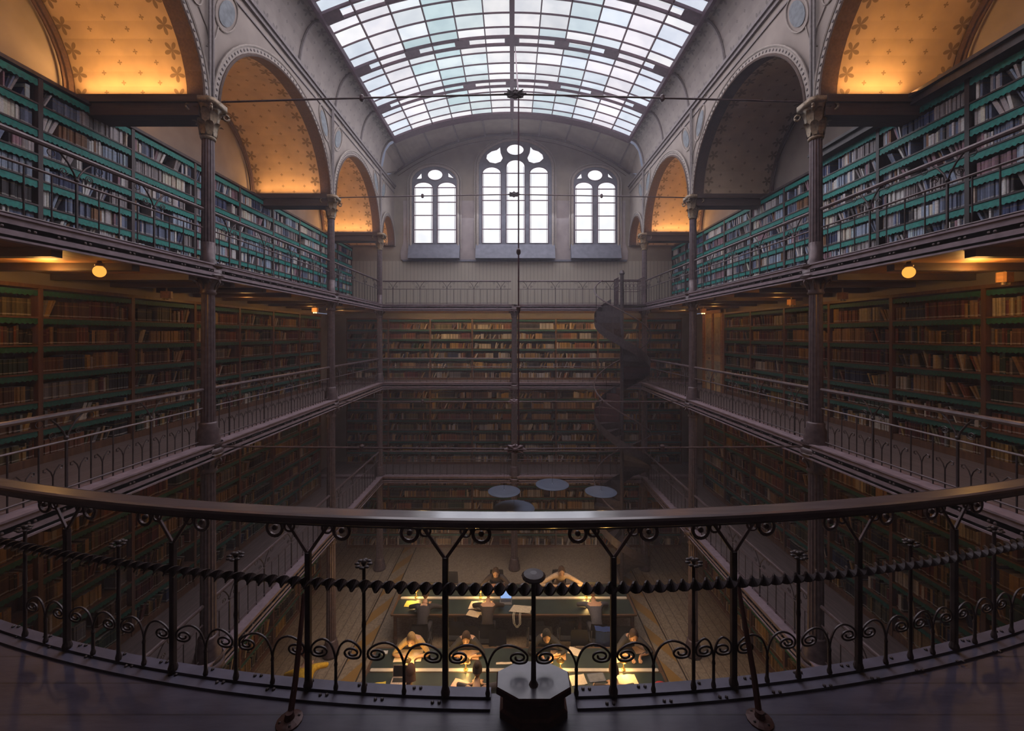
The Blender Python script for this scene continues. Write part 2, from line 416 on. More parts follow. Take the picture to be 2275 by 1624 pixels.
# --- far wall, soffit between the skylight end and the wall
WR = (XC ** 2 + 1.57 ** 2) / (2 * 1.57); WCR = E + 7.95
def wall_z(x): return WCR - WR + math.sqrt(WR ** 2 - x * x)
def sec_z(x):
    ax = abs(x)
    if ax <= SKX: return sky_z(x)
    return COR + (SKZ - COR) * math.sqrt(max(0, 1 - ((ax - SKX) / (XC - SKX)) ** 2))
xs2 = [-XC + 2 * XC * k / 60 for k in range(61)]
b = MB(); b.grid([[(x, DC + .2, sec_z(x) - .02), (x, DW, wall_z(x))] for x in xs2])
so = struct('ceiling_far_soffit', b, M['plaster'])
for i in range(9):
    x = -4.2 + 8.4 * i / 8; b = MB(); b.tube([(x, DC + .2, sec_z(x) - .03), (x, DW, wall_z(x) - .02)], .035, 6); b.build('soffit_rib', M['trim_grey'], so)
b = MB(); b.tube([(x, DW - .04, wall_z(x) - .02) for x in xs2], .055, 6); b.tube([(x, DW - .02, wall_z(x) - .22) for x in xs2 if abs(x) < 4.5], .012, 5); b.build('wall_arch_moulding', M['trim_dark'], so)
b = MB()
for k in range(60):
    xa, xb = xs2[k], xs2[k + 1]
    b.add([(xa, DW, 0), (xb, DW, 0), (xb, DW, wall_z(xb) + .02), (xa, DW, wall_z(xa) + .02)], [(0, 1, 2, 3)])
for s in (-1, 1): b.add([(s * XC, DW, 0), (s * 7.1, DW, 0), (s * 7.1, DW, COR), (s * XC, DW, COR + .6)], [(0, 1, 2, 3)])
fw = struct('wall_far', b, M['plaster_w'])
# boarded dado of the far wall above the upper gallery
t = NT('boarded_dado'); sp = t.n('SeparateXYZ'); t.link(t.geo(), sp.inputs[0])
gr = t.math('LESS_THAN', t.math('FRACT', t.math('MULTIPLY', sp.outputs[0], 7.0)), .10)
M['dado'] = t.bsdf(t.mix(gr, (.40, .36, .30), (.22, .20, .17)), .7)
b = MB(); b.box(-6.3, 6.3, DW - .04, DW, UG, E + 2.92); struct('trim_dado', b, M['dado'], fw)
b = MB(); b.box(-4.3, 4.5, DW - .09, DW, E + 2.90, E + 2.97); struct('trim_dado_rail', b, M['slate'], fw)
# painted borders beside the windows
b = MB()
for x0, x1 in ((-4.28, -3.98), (-2.08, -1.48), (1.66, 2.26), (4.12, 4.46)):
    b.box(x0, x1, DW - .03, DW, E + 2.95, E + 5.3)
    b.prism([(x0 - .08, E + 2.97), (x1 + .08, E + 2.97), (x1 + .10, E + 3.3), (x1, E + 3.6), (x0, E + 3.6), (x0 - .10, E + 3.3)], DW - .06, DW, lambda u, w, v: (u, w, v))
b.build('painted_pier_border', m_flowered('pier_paint', (.34, .29, .29), (.20, .15, .16), 9.0), fw)

def archpoly(cx, hw, z0, zs, rise, n=14): return [(cx - hw, z0), (cx + hw, z0)] + arc(cx, zs, hw, 0, PI, n, rise)
U = .004678
def wx(px): return (px - 1144) * U + .10
def wz(py): return E + (745 - (280 + py / 3.79)) / 56.4
WIN = [  # frame x0,x1,top,spring ; lights (x0,x1,top,spring) ; roundel ; drops ; bars
    (285, 660, 350, 480, [(305, 460, 482, 528), (500, 655, 482, 528)], (480, 420, 64, 45), [[(322, 455), (365, 405), (370, 452)], [(590, 400), (640, 450), (588, 440)]], (528, 650, 760, 880)),
    (845, 1455, 135, 360, [(875, 1030, 355, 408), (1075, 1230, 295, 350), (1270, 1425, 355, 408)], (1150, 210, 73, 46),
     [[(1025, 188), (1030, 235), (1048, 280), (1030, 312), (985, 328), (935, 318), (905, 285), (912, 250), (950, 222), (995, 210)], [(1275, 185), (1300, 208), (1345, 222), (1380, 250), (1388, 285), (1355, 315), (1305, 326), (1262, 312), (1248, 280), (1268, 235)]], (408, 522, 635, 755, 875)),
    (1640, 2003, 355, 485, [(1650, 1797, 482, 528), (1840, 1988, 482, 528)], (1817, 424, 64, 45), [[(1660, 455), (1700, 408), (1708, 450)], [(1925, 405), (1972, 455), (1925, 440)]], (540, 655, 765, 882)),
]
TW = lambda u, w, v: (u, w, v)
for i, (x0, x1, zt, zs, lights, (rx, ry, ra, rb), drops, bars) in enumerate(WIN):
    cx, hw = (wx(x0) + wx(x1)) / 2, (wx(x1) - wx(x0)) / 2
    b = MB(); b.prism(archpoly(cx, hw, wz(1000), wz(zs), wz(zt) - wz(zs), 20), DW - .10, DW + .05, TW)
    w = struct('window_%d' % (i + 1), b, M['slate'])
    b = MB()
    for q, r in ((.05, .05), (.16, .022)):
        path = [(cx - hw - q, DW - .10, wz(1035)), (cx - hw - q, DW - .10, wz(zs))] + [(p, DW - .10, z) for p, z in arc(cx, wz(zs), hw + q, PI, 0, 20, wz(zt) - wz(zs) + q)][1:-1] + [(cx + hw + q, DW - .10, wz(zs)), (cx + hw + q, DW - .10, wz(1035))]
        b.tube(path, r, 6)
    b.build('window_surround', M['trim_pale'], w)
    b = MB(); b.prism([(DW - .02, wz(1000)), (DW - .12, wz(1000)), (DW - .34, wz(1125)), (DW - .02, wz(1125))], cx - hw - .12, cx + hw + .12, lambda u, ww, v: (ww, u, v)); b.build('window_sill', M['slate'], w)
    def pane(poly):
        q = MB(); n = len(poly); q.add([(u, DW - .115, v) for u, v in poly], [tuple(range(n))], 0, (.97, .97, 1.0, 1)); q.build('pane', M['wpane'], w)
        q = MB(); q.tube([(u, DW - .12, v) for u, v in poly], .016, 4, True); q.build('leaded_border', M['skyframe'], w)
    for a, c, tp, sr in lights:
        pane(archpoly((wx(a) + wx(c)) / 2, (wx(c) - wx(a)) / 2, wz(990), wz(sr), wz(tp) - wz(sr), 12))
        q = MB()
        for yy in bars: q.box(wx(a), wx(c), DW - .135, DW - .115, wz(yy) - .018, wz(yy) + .018)
        for xx in (wx(a) + .05, wx(c) - .05): q.box(xx - .008, xx + .008, DW - .125, DW - .115, wz(990), wz(sr))
        q.build('glazing_bar', M['skyframe'], w)
    pane([(wx(rx) + ra * U * math.cos(2 * PI * k / 20), wz(ry) + rb * U * math.sin(2 * PI * k / 20)) for k in range(20)])
    for dp in drops: pane([(wx(p), wz(q)) for p, q in dp])
# ================================================================== columns
def lathe_col(h, r, kind):
    """one storey of column, local z 0..h"""
    parts = []
    b = MB()
    if kind == 'top': b.lathe([(r * 1.5, 0), (r * 1.5, .05), (r * 1.15, .09), (r * 1.2, .14), (r, .17), (r, .42)], 16); parts.append(('base', b, 'iron'))
    else: b.lathe([(r * 1.75, 0), (r * 1.75, .07), (r * 1.6, .10), (r * 1.65, .15), (r * 1.45, .20), (r * 1.5, .26), (r * 1.2, .32), (r * 1.25, .38), (r * 1.02, .40)], 16); parts.append(('base', b, 'iron'))
    hc = .52 if kind == 'top' else .36
    b = MB(); b.lathe([(r, .38), (r * .9, h - hc)], 28, flute=.10); parts.append(('shaft', b, 'iron'))
    b = MB()
    if kind == 'top':
        b.lathe([(r * 1.0, h - .54), (r * 1.15, h - .51), (r * .95, h - .48), (r * 1.1, h - .30), (r * 1.5, h - .12), (r * 1.9, h - .05), (r * 1.9, h)], 16)
        for tier, (zb, rb, ln) in enumerate(((h - .48, r * 1.0, .19), (h - .33, r * 1.2, .22))):
            for k in range(8):
                a = 2 * PI * (k + .5 * tier) / 8; ca, sa = math.cos(a), math.sin(a); rows = []
                for j in range(6):
                    q = j / 5; rad = rb + .015 + .09 * q ** 2.2; z = zb + ln * math.sin(q * 1.9) / 1.0; w = .055 * math.sin(PI * (.18 + .8 * q))
                    rows.append([(ca * rad - sa * ww, sa * rad + ca * ww, z) for ww in (-w, 0, w)])
                b.grid(rows)
        for k in range(4):
            a = PI / 4 + PI / 2 * k
            b.tube([(math.cos(a) * (r * 1.5 + .09 + .04 * math.cos(q)), math.sin(a) * (r * 1.5 + .09 + .04 * math.cos(q)), h - .11 + .045 * math.sin(q)) for q in [2 * PI * j / 9 for j in range(10)]], .018, 5)
        b.rbox(0, 0, h - .05, h + .04, r * 4.3, r * 4.3, PI / 4 * 0, bev=.06)
    else:
        b.lathe([(r * .9, h - .38), (r * 1.15, h - .36), (r * 1.0, h - .32), (r * 1.1, h - .22), (r * 1.5, h - .12), (r * 1.8, h - .10), (r * 1.8, h)], 16)
        for k in range(8):
            a = 2 * PI * k / 8; b.tube([(math.cos(a) * q, math.sin(a) * q, z) for q, z in ((r * 1.0, h - .30), (r * 1.4, h - .2), (r * 1.8, h - .16), (r * 1.9, h - .20), (r * 1.6, h - .22))], .014, 5)
    parts.append(('capital', b, 'gilt' if kind == 'top' else 'iron'))
    return [(n, b.mesh(n, M[m], n != 'shaft'), m) for n, b, m in parts]
COLM = {'top': lathe_col(SP - UG, .092, 'top'), 'up': lathe_col(UG - .0 - MG, .098, 'mid'), 'mid': lathe_col(MG - LG, .108, 'mid'), 'low': lathe_col(LG, .118, 'mid')}
def column(x, y, label, levels):
    t = thing('iron_column', label, 'column', (x, y, 0), 0, 'cast iron columns of the galleries', 'thing')
    for key, z in levels:
        for n, me, m in COLM[key]: put(n, me, t, (0, 0, z))
        if key != 'top':
            nz = {'up': UG, 'mid': MG, 'low': LG}[key]
            b = MB(); b.lathe([(.19, -.13), (.205, -.09), (.16, -.04), (.16, .02), (.195, .05), (.195, .08)], 12, (0, 0, nz)); o = b.build('gallery_collar', M['iron'], t, True)
for s, nm in ((-1, 'left'), (1, 'right')):
    for y, w in ((DA, 'nearest full-height slim iron column on the %s, before the tall bookcases'), (DB, 'second iron column on the %s, between the two large arches'), (DC, 'farthest iron column on the %s, at the corner of the end gallery')):
        column(s * XC, y, w % nm, [('low', 0), ('mid', LG), ('up', MG), ('top', UG)])
column(.08, DC, 'central iron column in front of the end wall bookcases, below the windows', [('low', 0), ('mid', LG), ('up', MG)])

# ================================================================== gallery decks
def deck(name, x0, x1, y0, y1, z, inner, axis, warm):
    """inner: coordinate of the open edge; axis 'x' when the edge runs along y"""
    b = MB(); b.box(x0, x1, y0, y1, z - .05, z)
    d = struct(name, b, M['deck'])
    b = MB(); b.box(x0, x1, y0, y1, z - .13, z - .10); b.build('ceiling_boards', M['boards'], d)
    g = MB(); rv = MB(); e = .09
    if axis == 'x':
        s = 1 if inner > 0 else -1
        def bx(q0, q1, za, zb): g.box(min(inner + s * q0, inner + s * q1), max(inner + s * q0, inner + s * q1), y0, y1, za, zb)
        for y in [y0 + .12 + .25 * k for k in range(int((y1 - y0 - .1) / .25))]: rv.ball((inner - s * .003, y, z - .03), .010, .015, .015, 6, 4); rv.ball((inner - s * .003, y + .05, z - .03), .010, .015, .015, 6, 4)
    else:
        def bx(q0, q1, za, zb): g.box(x0, x1, inner + q0, inner + q1, za, zb)
        for x in [x0 + .12 + .4 * k for k in range(int((x1 - x0 - .1) / .4))]: rv.ball((x, inner - .005, z - .03), .022, .014, .022, 6, 4)
    bx(0, .03, z - .13, z + .06); bx(-.02, .22, z + .06, z + .08); bx(-.02, .06, z - .15, z - .13)
    g.build('edge_girder', M['girder'], d); rv.build('rivets', M['iron'], d)
    k = 0
    if axis == 'x':
        y = y0 + .7
        while y < y1 - .3:
            j = MB(); j.box(x0 + .08, x1 - .05, y - .05, y + .05, z - .22, z - .12); j.build('joist', M['beam'], d); y += .85
    return d
EDGE = 4.50
for z, lv in ((UG, 'upper'), (MG, 'middle'), (LG, 'lower')):
    for s, nm in ((-1, 'left'), (1, 'right')):
        xo = 6.58 if z == UG else 7.05
        deck('floor_%s_gallery_%s' % (lv, nm), min(s * EDGE, s * 6.58), max(s * EDGE, s * 6.58), YB, DC + .1, z, s * EDGE, 'x', True)
        if z != UG:
            b = MB(); b.box(min(s * 6.55, s * xo), max(s * 6.55, s * xo), 13.36, DC + .1, z - .16, z); struct('floor_%s_recess_%s' % (lv, nm), b, M['deck'])
    deck('floor_%s_gallery_end' % lv, -7.04, 7.04, DC - .15, DW, z, DC - .15, 'y', True)

# ================================================================== gallery railings
RH, RM = .82, .54
def ring_path(cx, cz, r, a0, a1, n=10, grow=0.0):
    return [(cx + (r - grow * k / n) * math.cos(a0 + (a1 - a0) * k / n), 0, cz + (r - grow * k / n) * math.sin(a0 + (a1 - a0) * k / n)) for k in range(n + 1)]
b = MB(); b.tube([(0, 0, .0), (0, 0, RM)], .0075, 6); BAL = b.mesh('baluster', M['iron_dark'])
b = MB(); b.tube([(0, 0, .0), (0, 0, .22)], .007, 5)
for q in (-1, 1):
    b.tube([(0, 0, .20), (q * .02, 0, .26), (q * .06, 0, .31), (q * .085, 0, .30), (q * .085, 0, .275), (q * .065, 0, .27)], .006, 5)
SHORT = b.mesh('short_baluster', M['iron_dark'])
b = MB(); b.rbox(0, 0, 0, RM + .02, .018, .018); b.ball((0, 0, RM + .03), .022)
for q in (-1, 1):
    b.tube([(0, 0, RM + .02), (q * .03, 0, RM + .10), (q * .09, 0, RM + .19), (q * .16, 0, RH - .02)], .009, 6)
    b.tube(ring_path(q * .125, RM + .08, .045, 0, q * 1.7 * 2 * PI, 14, .035), .005, 5)
    b.tube(ring_path(q * .24, RH - .06, .036, 0, 2 * PI, 10), .0045, 5)
POST = b.mesh('post', M['iron_dark'])
def railing(p0, p1, z, label, group, full=True):
    L = math.dist(p0, p1); ang = math.atan2(p1[1] - p0[1], p1[0] - p0[0])
    r = thing('gallery_railing', label, 'railing', (p0[0], p0[1], z + .082), ang, group)
    b = MB(); b.tube([(0, 0, RH), (L, 0, RH)], .028, 8); b.build('top_rail', M['iron'], r, True)
    b = MB(); b.tube([(0, 0, RM), (L, 0, RM)], .013, 6); b.build('mid_rail', M['iron'], r, True)
    b = MB(); b.tube([(.08, 0, .05), (L - .08, 0, .05)], .011, 6); b.build('bottom_rail', M['iron'], r, True)
    n = max(2, round(L / .24)); st = L / n
    for k in range(n):
        x = st * (k + .5)
        if k % 4 == 1 and k < n - 1: put('post', POST, r, (x, 0, 0))
        else: put('baluster', BAL, r, (x, 0, 0))
        if full and k < n - 1: put('short_baluster', SHORT, r, (x + st / 2, 0, 0))
RY = [(D0 + .1, DA), (DA, DB), (DB, DC)]
WH = ['nearest', 'between the two near columns', 'between the two far columns']
for z, lv in ((UG, 'upper'), (MG, 'middle'), (LG, 'lower')):
    for s, nm in ((-1, 'left'), (1, 'right')):
        for (a, c), w in zip(RY, ('in the nearest bay', 'in the second bay away', 'in the third bay away')):
            if z == MG and a < 3: a = 2.75
            railing((s * XC, a + (.115 if a != RY[0][0] else 0)), (s * XC, c - .115), z, 'thin iron railing of the %s %s gallery, %s' % (lv, nm, w), 'iron railings along the side galleries', z == MG)
    for xa, xb, w in ((-4.535, -.035, 'left'), (.195, 4.535, 'right')):
        railing((xa, DC), (xb, DC), z, 'thin iron railing of the %s end gallery, %s half' % (lv, w), 'iron railings of the end gallery', False)

# ================================================================== tie rods and hanger
def rosette(b, c, r):
    for k in range(8):
        a = 2 * PI * k / 8; b.ball((c[0] + r * .62 * math.cos(a), c[1], c[2] + r * .62 * math.sin(a) * .45), r * .30, r * .16, r * .16, 8, 5)
        b.tube([(c[0] + r * q * math.cos(a), c[1] - .02, c[2] + r * q * math.sin(a) * .5) for q in (.2, 1.0)], r * .06, 5)
    b.ball(c, r * .28, r * .28, r * .2)
def tierod(y, z, rise, label, ros):
    t = thing('tie_rod', label, 'tie rod', (0, y, z + rise))
    b = MB(); b.tube([(-XC + .21, y, z), (-2.2, y, z + rise * .55), (0.05, y, z + rise), (2.2, y, z + rise * .55), (XC - .21, y, z)], .014, 6); b.build('rod', M['iron'], t)
    for x in (-2.3, 2.3): b = MB(); b.lathe([(.02, -.05), (.035, -.03), (.035, .03), (.02, .05)], 8, (x, y, z + rise * .53)); b.build('turnbuckle', M['iron'], t)
    b = MB(); rosette(b, (.05, y, z + rise), ros); b.build('rosette', M['iron_dark'] if z > UG else M['girder'], t)  # lower rosettes get the lighter paint to stand in for light on them
tierod(DA, SP + .05, .12, 'long thin iron tie rod between the nearest pair of gilded capitals, below the skylight', .17)
tierod(DB, SP + .02, .08, 'long thin iron tie rod between the second pair of capitals, crossing the end windows', .16)
tierod(DA, MG + .02, -.04, 'long thin iron tie rod between the nearest columns at the middle gallery floor', .17)
tierod(DB, MG + .02, .0, 'long thin iron tie rod between the second columns at the middle gallery floor', .16)
t = thing('hanger_rod', 'slender vertical iron hanger rod running down the middle of the hall from the skylight', 'hanger rod', (.10, DA, MG))
b = MB(); b.tube([(.10, DA, MG - .05), (.10, DA, SP + .1)], .012, 6); b.build('rod', M['skyframe'], t)
b = MB(); b.tube([(.10, DA, SP + .1), (.08, 10.6, CRZ - .15)], .011, 6); b.build('stay', M['skyframe'], t)
for z in (E + 1.28, E + .4): b = MB(); b.lathe([(.014, -.05), (.03, -.03), (.034, 0), (.03, .03), (.014, .05)], 8, (.10, DA, z)); b.build('coupling', M['iron'], t)

# ================================================================== bookcases and books
PAL = {
 'slate blue': (.085, .105, .165), 'pale blue': (.20, .25, .34), 'grey': (.17, .155, .165), 'pale grey': (.34, .32, .34), 'cream': (.44, .38, .32), 'white': (.55, .52, .52),
 'mauve': (.16, .095, .12), 'navy': (.03, .04, .09), 'black': (.025, .022, .025), 'brown': (.12, .06, .03), 'tan': (.30, .185, .085), 'ochre': (.33, .20, .055), 'maroon': (.11, .028, .024),
 'dark green': (.03, .055, .035), 'rust': (.20, .07, .03), 'olive': (.12, .10, .045), 'red': (.17, .03, .03)}
PN = list(PAL)
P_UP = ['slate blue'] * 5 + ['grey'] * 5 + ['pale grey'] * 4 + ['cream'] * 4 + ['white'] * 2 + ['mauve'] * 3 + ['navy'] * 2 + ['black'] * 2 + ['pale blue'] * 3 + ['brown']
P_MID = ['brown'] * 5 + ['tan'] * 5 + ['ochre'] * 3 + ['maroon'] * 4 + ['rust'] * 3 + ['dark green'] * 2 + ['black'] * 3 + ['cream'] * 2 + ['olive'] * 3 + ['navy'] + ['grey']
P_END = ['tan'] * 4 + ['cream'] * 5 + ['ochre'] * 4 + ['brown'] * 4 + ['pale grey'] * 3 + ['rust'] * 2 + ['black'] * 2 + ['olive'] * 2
BOOKS = []
CASE_G = {'upper': 'tall bookcases of the upper gallery', 'middle': 'brown bookcases of the middle gallery', 'lower': 'dim bookcases of the lower gallery', 'ground': 'bookcases of the reading room floor'}
def bookcase(T, u0, u1, z0, z1, n, wood, teal, label, lv, where, pal, detail=2, base=.06, seed=0, run=None, corn=False, vh=.075):
    g = thing('bookcase', label, 'bookcase', T((u0 + u1) / 2, .15, z0), 0, CASE_G[lv])
    st = .028
    for u in (u0, u1 - st): b = MB(); b.box(u, u + st, 0, .29, z0, z1, T=T); b.build('side_panel', wood, g)
    b = MB(); b.box(u0, u1, .28, .295, z0, z1, T=T); b.build('back_panel', wood, g)
    b = MB(); b.box(u0, u1, -.02 if not corn else -.14, .29, z1, z1 + (.05 if not corn else .10), T=T)
    if corn: b.box(u0, u1, -.20, .29, z1 + .10, z1 + .15, T=T)
    b.build('cornice', wood, g)
    b = MB(); b.box(u0 + st, u1 - st, .01, .28, z0, z0 + base, T=T); b.build('plinth', wood, g)
    pitch = (z1 - z0 - base) / n
    rnd = random.Random(seed)
    sh, va = MB(), MB()
    for k in range(n):
        z = z0 + base + pitch * k
        if k > 0:
            q = MB() if detail > 1 else sh
            q.box(u0 + st, u1 - st, .0, .28, z - .022, z, T=T)
            if detail > 1: q.build('shelf', wood, g)
        # scalloped leather valance under the shelf above
        q = MB() if detail > 1 else va
        zt = z + pitch - .022; m = max(4, int((u1 - u0) / .06)); rows = []
        for j in range(2 * m + 1):
            u = u0 + st + (u1 - u0 - 2 * st) * j / (2 * m); rows.append([T(u, .012, zt), T(u, .006, zt - vh - (.018 if j % 2 else 0) - rnd.random() * .006)])
        q.grid(rows)
        if detail > 1: q.build('valance', teal, g)
        # books
        clear = pitch - .03; u = u0 + st + .01; order = 0; end = u1 - st - .01
        while u < end - .02:
            if rnd.random() < .10 and order > 4:
                u += rnd.uniform(.04, .22); continue
            cname = rnd.choice(pal); hh = clear * (rnd.uniform(.60, .86) if lv == 'upper' else rnd.uniform(.56, .76) if where[0] != 'e' else rnd.uniform(.48, .66)); tt = rnd.uniform(.019, .044) * (1.0 if detail > 1 else 1.15)
            same = rnd.random() < .28
            ln = rnd.randint(2, 5) if not same else rnd.randint(5, 16)
            lean_end = rnd.random() < .35
            for q in range(ln):
                if u + tt > end: break
                cn = cname if same else (cname if rnd.random() < .35 else rnd.choice(pal))
                h = hh * (1 if same else rnd.uniform(.84, 1.08)); h = min(h, clear * .92); w = tt * (1 if same else rnd.uniform(.7, 1.35))
                if u + w > end: break
                order += 1
                lean = 0.0
                if lean_end and q >= ln - 3 and not same: lean = rnd.choice((-1, 1)) * 0 + .05 + .02 * (q - ln + 3)
                if lean and u + w + lean > end: lean = 0.0
                dk = rnd.uniform(.5, 1.3)
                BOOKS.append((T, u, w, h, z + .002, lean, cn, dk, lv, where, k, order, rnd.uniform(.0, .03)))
                u += w + .0012
            if lean_end and not same: u += .10
    if detail <= 1:
        sh.build('shelf', wood, g)['kind'] = 'stuff'; va.build('valance', teal, g)['kind'] = 'stuff'
    return g
ORD = ['', 'first', 'second', 'third', 'fourth', 'fifth', 'sixth', 'seventh', 'eighth', 'ninth', 'tenth', 'eleventh', 'twelfth']
def TS(s, off=0.0): return lambda u, w, z: (s * (XW + off + w), u, z)
TE = lambda u, w, z: (u, DW - .32 + w, z)
seed = 100
EDG = [5.4 + 1.32 * k for k in range(-3, 9)]
for s, nm in ((-1, 'left'), (1, 'right')):
    for lv, z0, z1, n, pal in (('upper', UG, E + 3.42, 7, P_UP), ('middle', MG, E + .62, 6, P_MID), ('lower', LG, MG - .30, 7, P_MID), ('ground', .0, LG - .35, 6, P_MID)):
        idx = 0
        for k in range(len(EDG) - 1):
            a, c = EDG[k], EDG[k + 1]
            if a < 2.7 or (lv != 'upper' and a > 13.2): continue
            if s > 0 and lv == 'middle' and a > 11.9: continue
            idx += 1; seed += 1
            near = lv == 'upper' and s > 0 and c < 8.2
            where = '%s case from the viewer' % ORD[idx]
            desc = {'upper': 'dark violet bookcase with teal scalloped shelf flaps', 'middle': 'middle-gallery brown bookcase of old volumes', 'lower': 'dim lower-gallery bookcase with dark green flaps', 'ground': 'dim floor-level bookcase under the lower gallery'}[lv]
            if near: desc = 'projecting near-black bookcase with heavy cornice'
            lab = '%s, %s along the %s %s' % (desc, ORD[idx] + ' from the viewer', nm, 'wall')
            if lv in ('lower', 'ground') or lv == 'middle': T = TS(s)
            else: T = TS(s, -.22 if near else 0)
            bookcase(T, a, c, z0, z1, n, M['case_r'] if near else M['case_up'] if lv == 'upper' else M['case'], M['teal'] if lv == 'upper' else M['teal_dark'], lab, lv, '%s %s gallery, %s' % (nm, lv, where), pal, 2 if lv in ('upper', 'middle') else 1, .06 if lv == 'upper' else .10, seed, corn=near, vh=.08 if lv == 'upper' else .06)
for lv, z0, z1, n in (('middle', MG, E + .62, 6), ('lower', LG, MG - .30, 7), ('ground', .0, LG - .35, 6)):
    for k in range(8):
        a = .08 + 1.62 * (k - 4); c = a + 1.62; seed += 1
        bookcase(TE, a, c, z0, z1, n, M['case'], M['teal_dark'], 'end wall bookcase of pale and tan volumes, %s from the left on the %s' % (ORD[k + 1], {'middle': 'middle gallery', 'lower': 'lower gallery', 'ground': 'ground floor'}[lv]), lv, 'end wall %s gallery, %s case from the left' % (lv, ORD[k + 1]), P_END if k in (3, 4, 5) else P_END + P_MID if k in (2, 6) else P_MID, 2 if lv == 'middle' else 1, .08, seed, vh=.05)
# which 300 show largest
def book_corners(bk):
    T, u, w, h, z, ln = bk[:6]; return [T(u + q * w, .03 + bk[12], z + r * h) for q in (0, 1) for r in (0, 1)]
def book_area(bk):
    if bk[8] not in ('upper', 'middle'): return 0
    c = book_corners(bk); px = [(1137.5 + F * p[0] / p[1], 745 - F * (p[2] - E) / p[1]) for p in c]
    mx = sum(p[0] for p in px) / 4; my = sum(p[1] for p in px) / 4
    if not (12 < mx < 2262 and 5 < my < 1000): return 0
    if abs(mx - 457) < 22 or abs(mx - 1808) < 22: return 0
    if bk[8] == 'middle' and my > 860: return 0
    if bk[8] == 'upper' and c[0][2] < UG + .25: return 0
    return abs(px[0][0] - px[2][0]) * abs(px[0][1] - px[1][1])
rank = sorted(range(len(BOOKS)), key=lambda i: -book_area(BOOKS[i]))
TOP = set(rank[:300])
def book_shape(b, bk, full):
    T, u, w, h, z, ln, cn, dk, lv, where, k, order, ins = bk
    c = tuple(min(.8, q * dk * (2.3 if lv == 'upper' else 1.0 if where[0] != 'e' else 1.3)) for q in PAL[cn]); w0, w1 = .03 + ins, .03 + ins + .18  # upper-gallery spines lightened in colour, standing in for skylight on them
    d = 1.0; lo, hi = (*c, 0.0), (*c, d)
    def V(uu, ww, zz): return T(uu + ln * (zz - z) / h, ww, zz)
    top = (.42 * dk, .37 * dk, .30 * dk, .5)
    if not full:
        vs = [V(u, w0, z), V(u + w, w0, z), V(u + w, w0, z + h), V(u, w0, z + h), V(u, w1, z), V(u + w, w1, z), V(u + w, w1, z + h), V(u, w1, z + h)]
        n = [(0, 1, 2, 3), (3, 2, 6, 7), (0, 3, 7, 4), (1, 5, 6, 2)]
        cc = [(lo, lo, hi, hi), (top,) * 4, (lo, hi, hi, lo), (lo, lo, hi, hi)]
        base = len(b.v); b.v += vs; b.f += [tuple(base + i for i in f) for f in n]; b.m += [0] * 4; b.c += cc
        return
    # rounded spine, boards, recessed page block
    t = min(.004, w * .14); sec = [(0, .0 + .006), (w * .25, .0015), (w * .5, 0), (w * .75, .0015), (w, .006)]
    vs = []
    for zz in (z, z + h): vs += [V(u + q, w0 + e, zz) for q, e in sec] + [V(u + w, w1, zz), V(u + w - t, w1, zz), V(u + w - t, w0 + .012, zz), V(u + t, w0 + .012, zz), V(u + t, w1, zz), V(u, w1, zz)]
    n = 11; fs = [(i, (i + 1) % n, n + (i + 1) % n, n + i) for i in range(n)]
    base = len(b.v); b.v += vs
    for f in fs: b.f.append(tuple(base + i for i in f)); b.m.append(0); b.c.append((lo, lo, hi, hi))
    for f in ((n + 0, n + 1, n + 2, n + 3, n + 4, n + 7, n + 8), (n + 4, n + 5, n + 6, n + 7), (n + 8, n + 9, n + 10, n + 0)): b.f.append(tuple(base + i for i in f)); b.m.append(0); b.c.append(((*c, .5),) * len(f))
    pz = z + h - .006
    pv = [V(u + t, w0 + .012, pz), V(u + w - t, w0 + .012, pz), V(u + w - t, w1 - .004, pz), V(u + t, w1 - .004, pz)]
    base = len(b.v); b.v += pv; b.f.append((base, base + 1, base + 2, base + 3)); b.m.append(0); b.c.append((top,) * 4)
ORDN = lambda n: ('%d%s' % (n, 'th' if 10 < n % 100 < 14 else {1: 'st', 2: 'nd', 3: 'rd'}.get(n % 10, 'th')))
mass = MB()
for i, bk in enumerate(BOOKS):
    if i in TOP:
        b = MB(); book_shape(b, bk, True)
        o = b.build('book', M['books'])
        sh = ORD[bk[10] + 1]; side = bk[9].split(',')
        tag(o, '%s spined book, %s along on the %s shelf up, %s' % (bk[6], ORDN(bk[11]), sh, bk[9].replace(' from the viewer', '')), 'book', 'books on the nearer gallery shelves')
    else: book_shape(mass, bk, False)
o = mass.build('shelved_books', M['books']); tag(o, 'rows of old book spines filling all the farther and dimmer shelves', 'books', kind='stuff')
print('BOOKS', len(BOOKS))
# ================================================================== door, lamps under the gallery, spiral stair
b = MB(); x = XW + .02
b.box(x, x + .06, 12.05, 13.3, MG, E + .78); d = struct('door_1', b, m_plain('ochre_door', (.60, .42, .20), .6, 0, .12, 4))
b = MB()
for y0, y1, z0, z1 in ((12.05, 12.15, MG, E + .78), (13.2, 13.3, MG, E + .78), (12.05, 13.3, E + .68, E + .78), (12.64, 12.70, MG, E + .68)): b.box(x - .05, x, y0, y1, z0, z1)
b.build('door_frame', M['boards'], d)
b = MB()
for y0, y1 in ((12.22, 12.58), (12.76, 13.12)):
    for z0, z1 in ((MG + .2, E - .8), (E - .6, E + .55)): b.box(x - .02, x, y0, y1, z0, z1)
b.build('door_panel', m_plain('door_panel_paint', (.40, .33, .22), .6), d)
b = MB(); b.ball((x - .07, 12.80, MG + 1.0), .03); b.build('door_knob', M['gilt'], d)

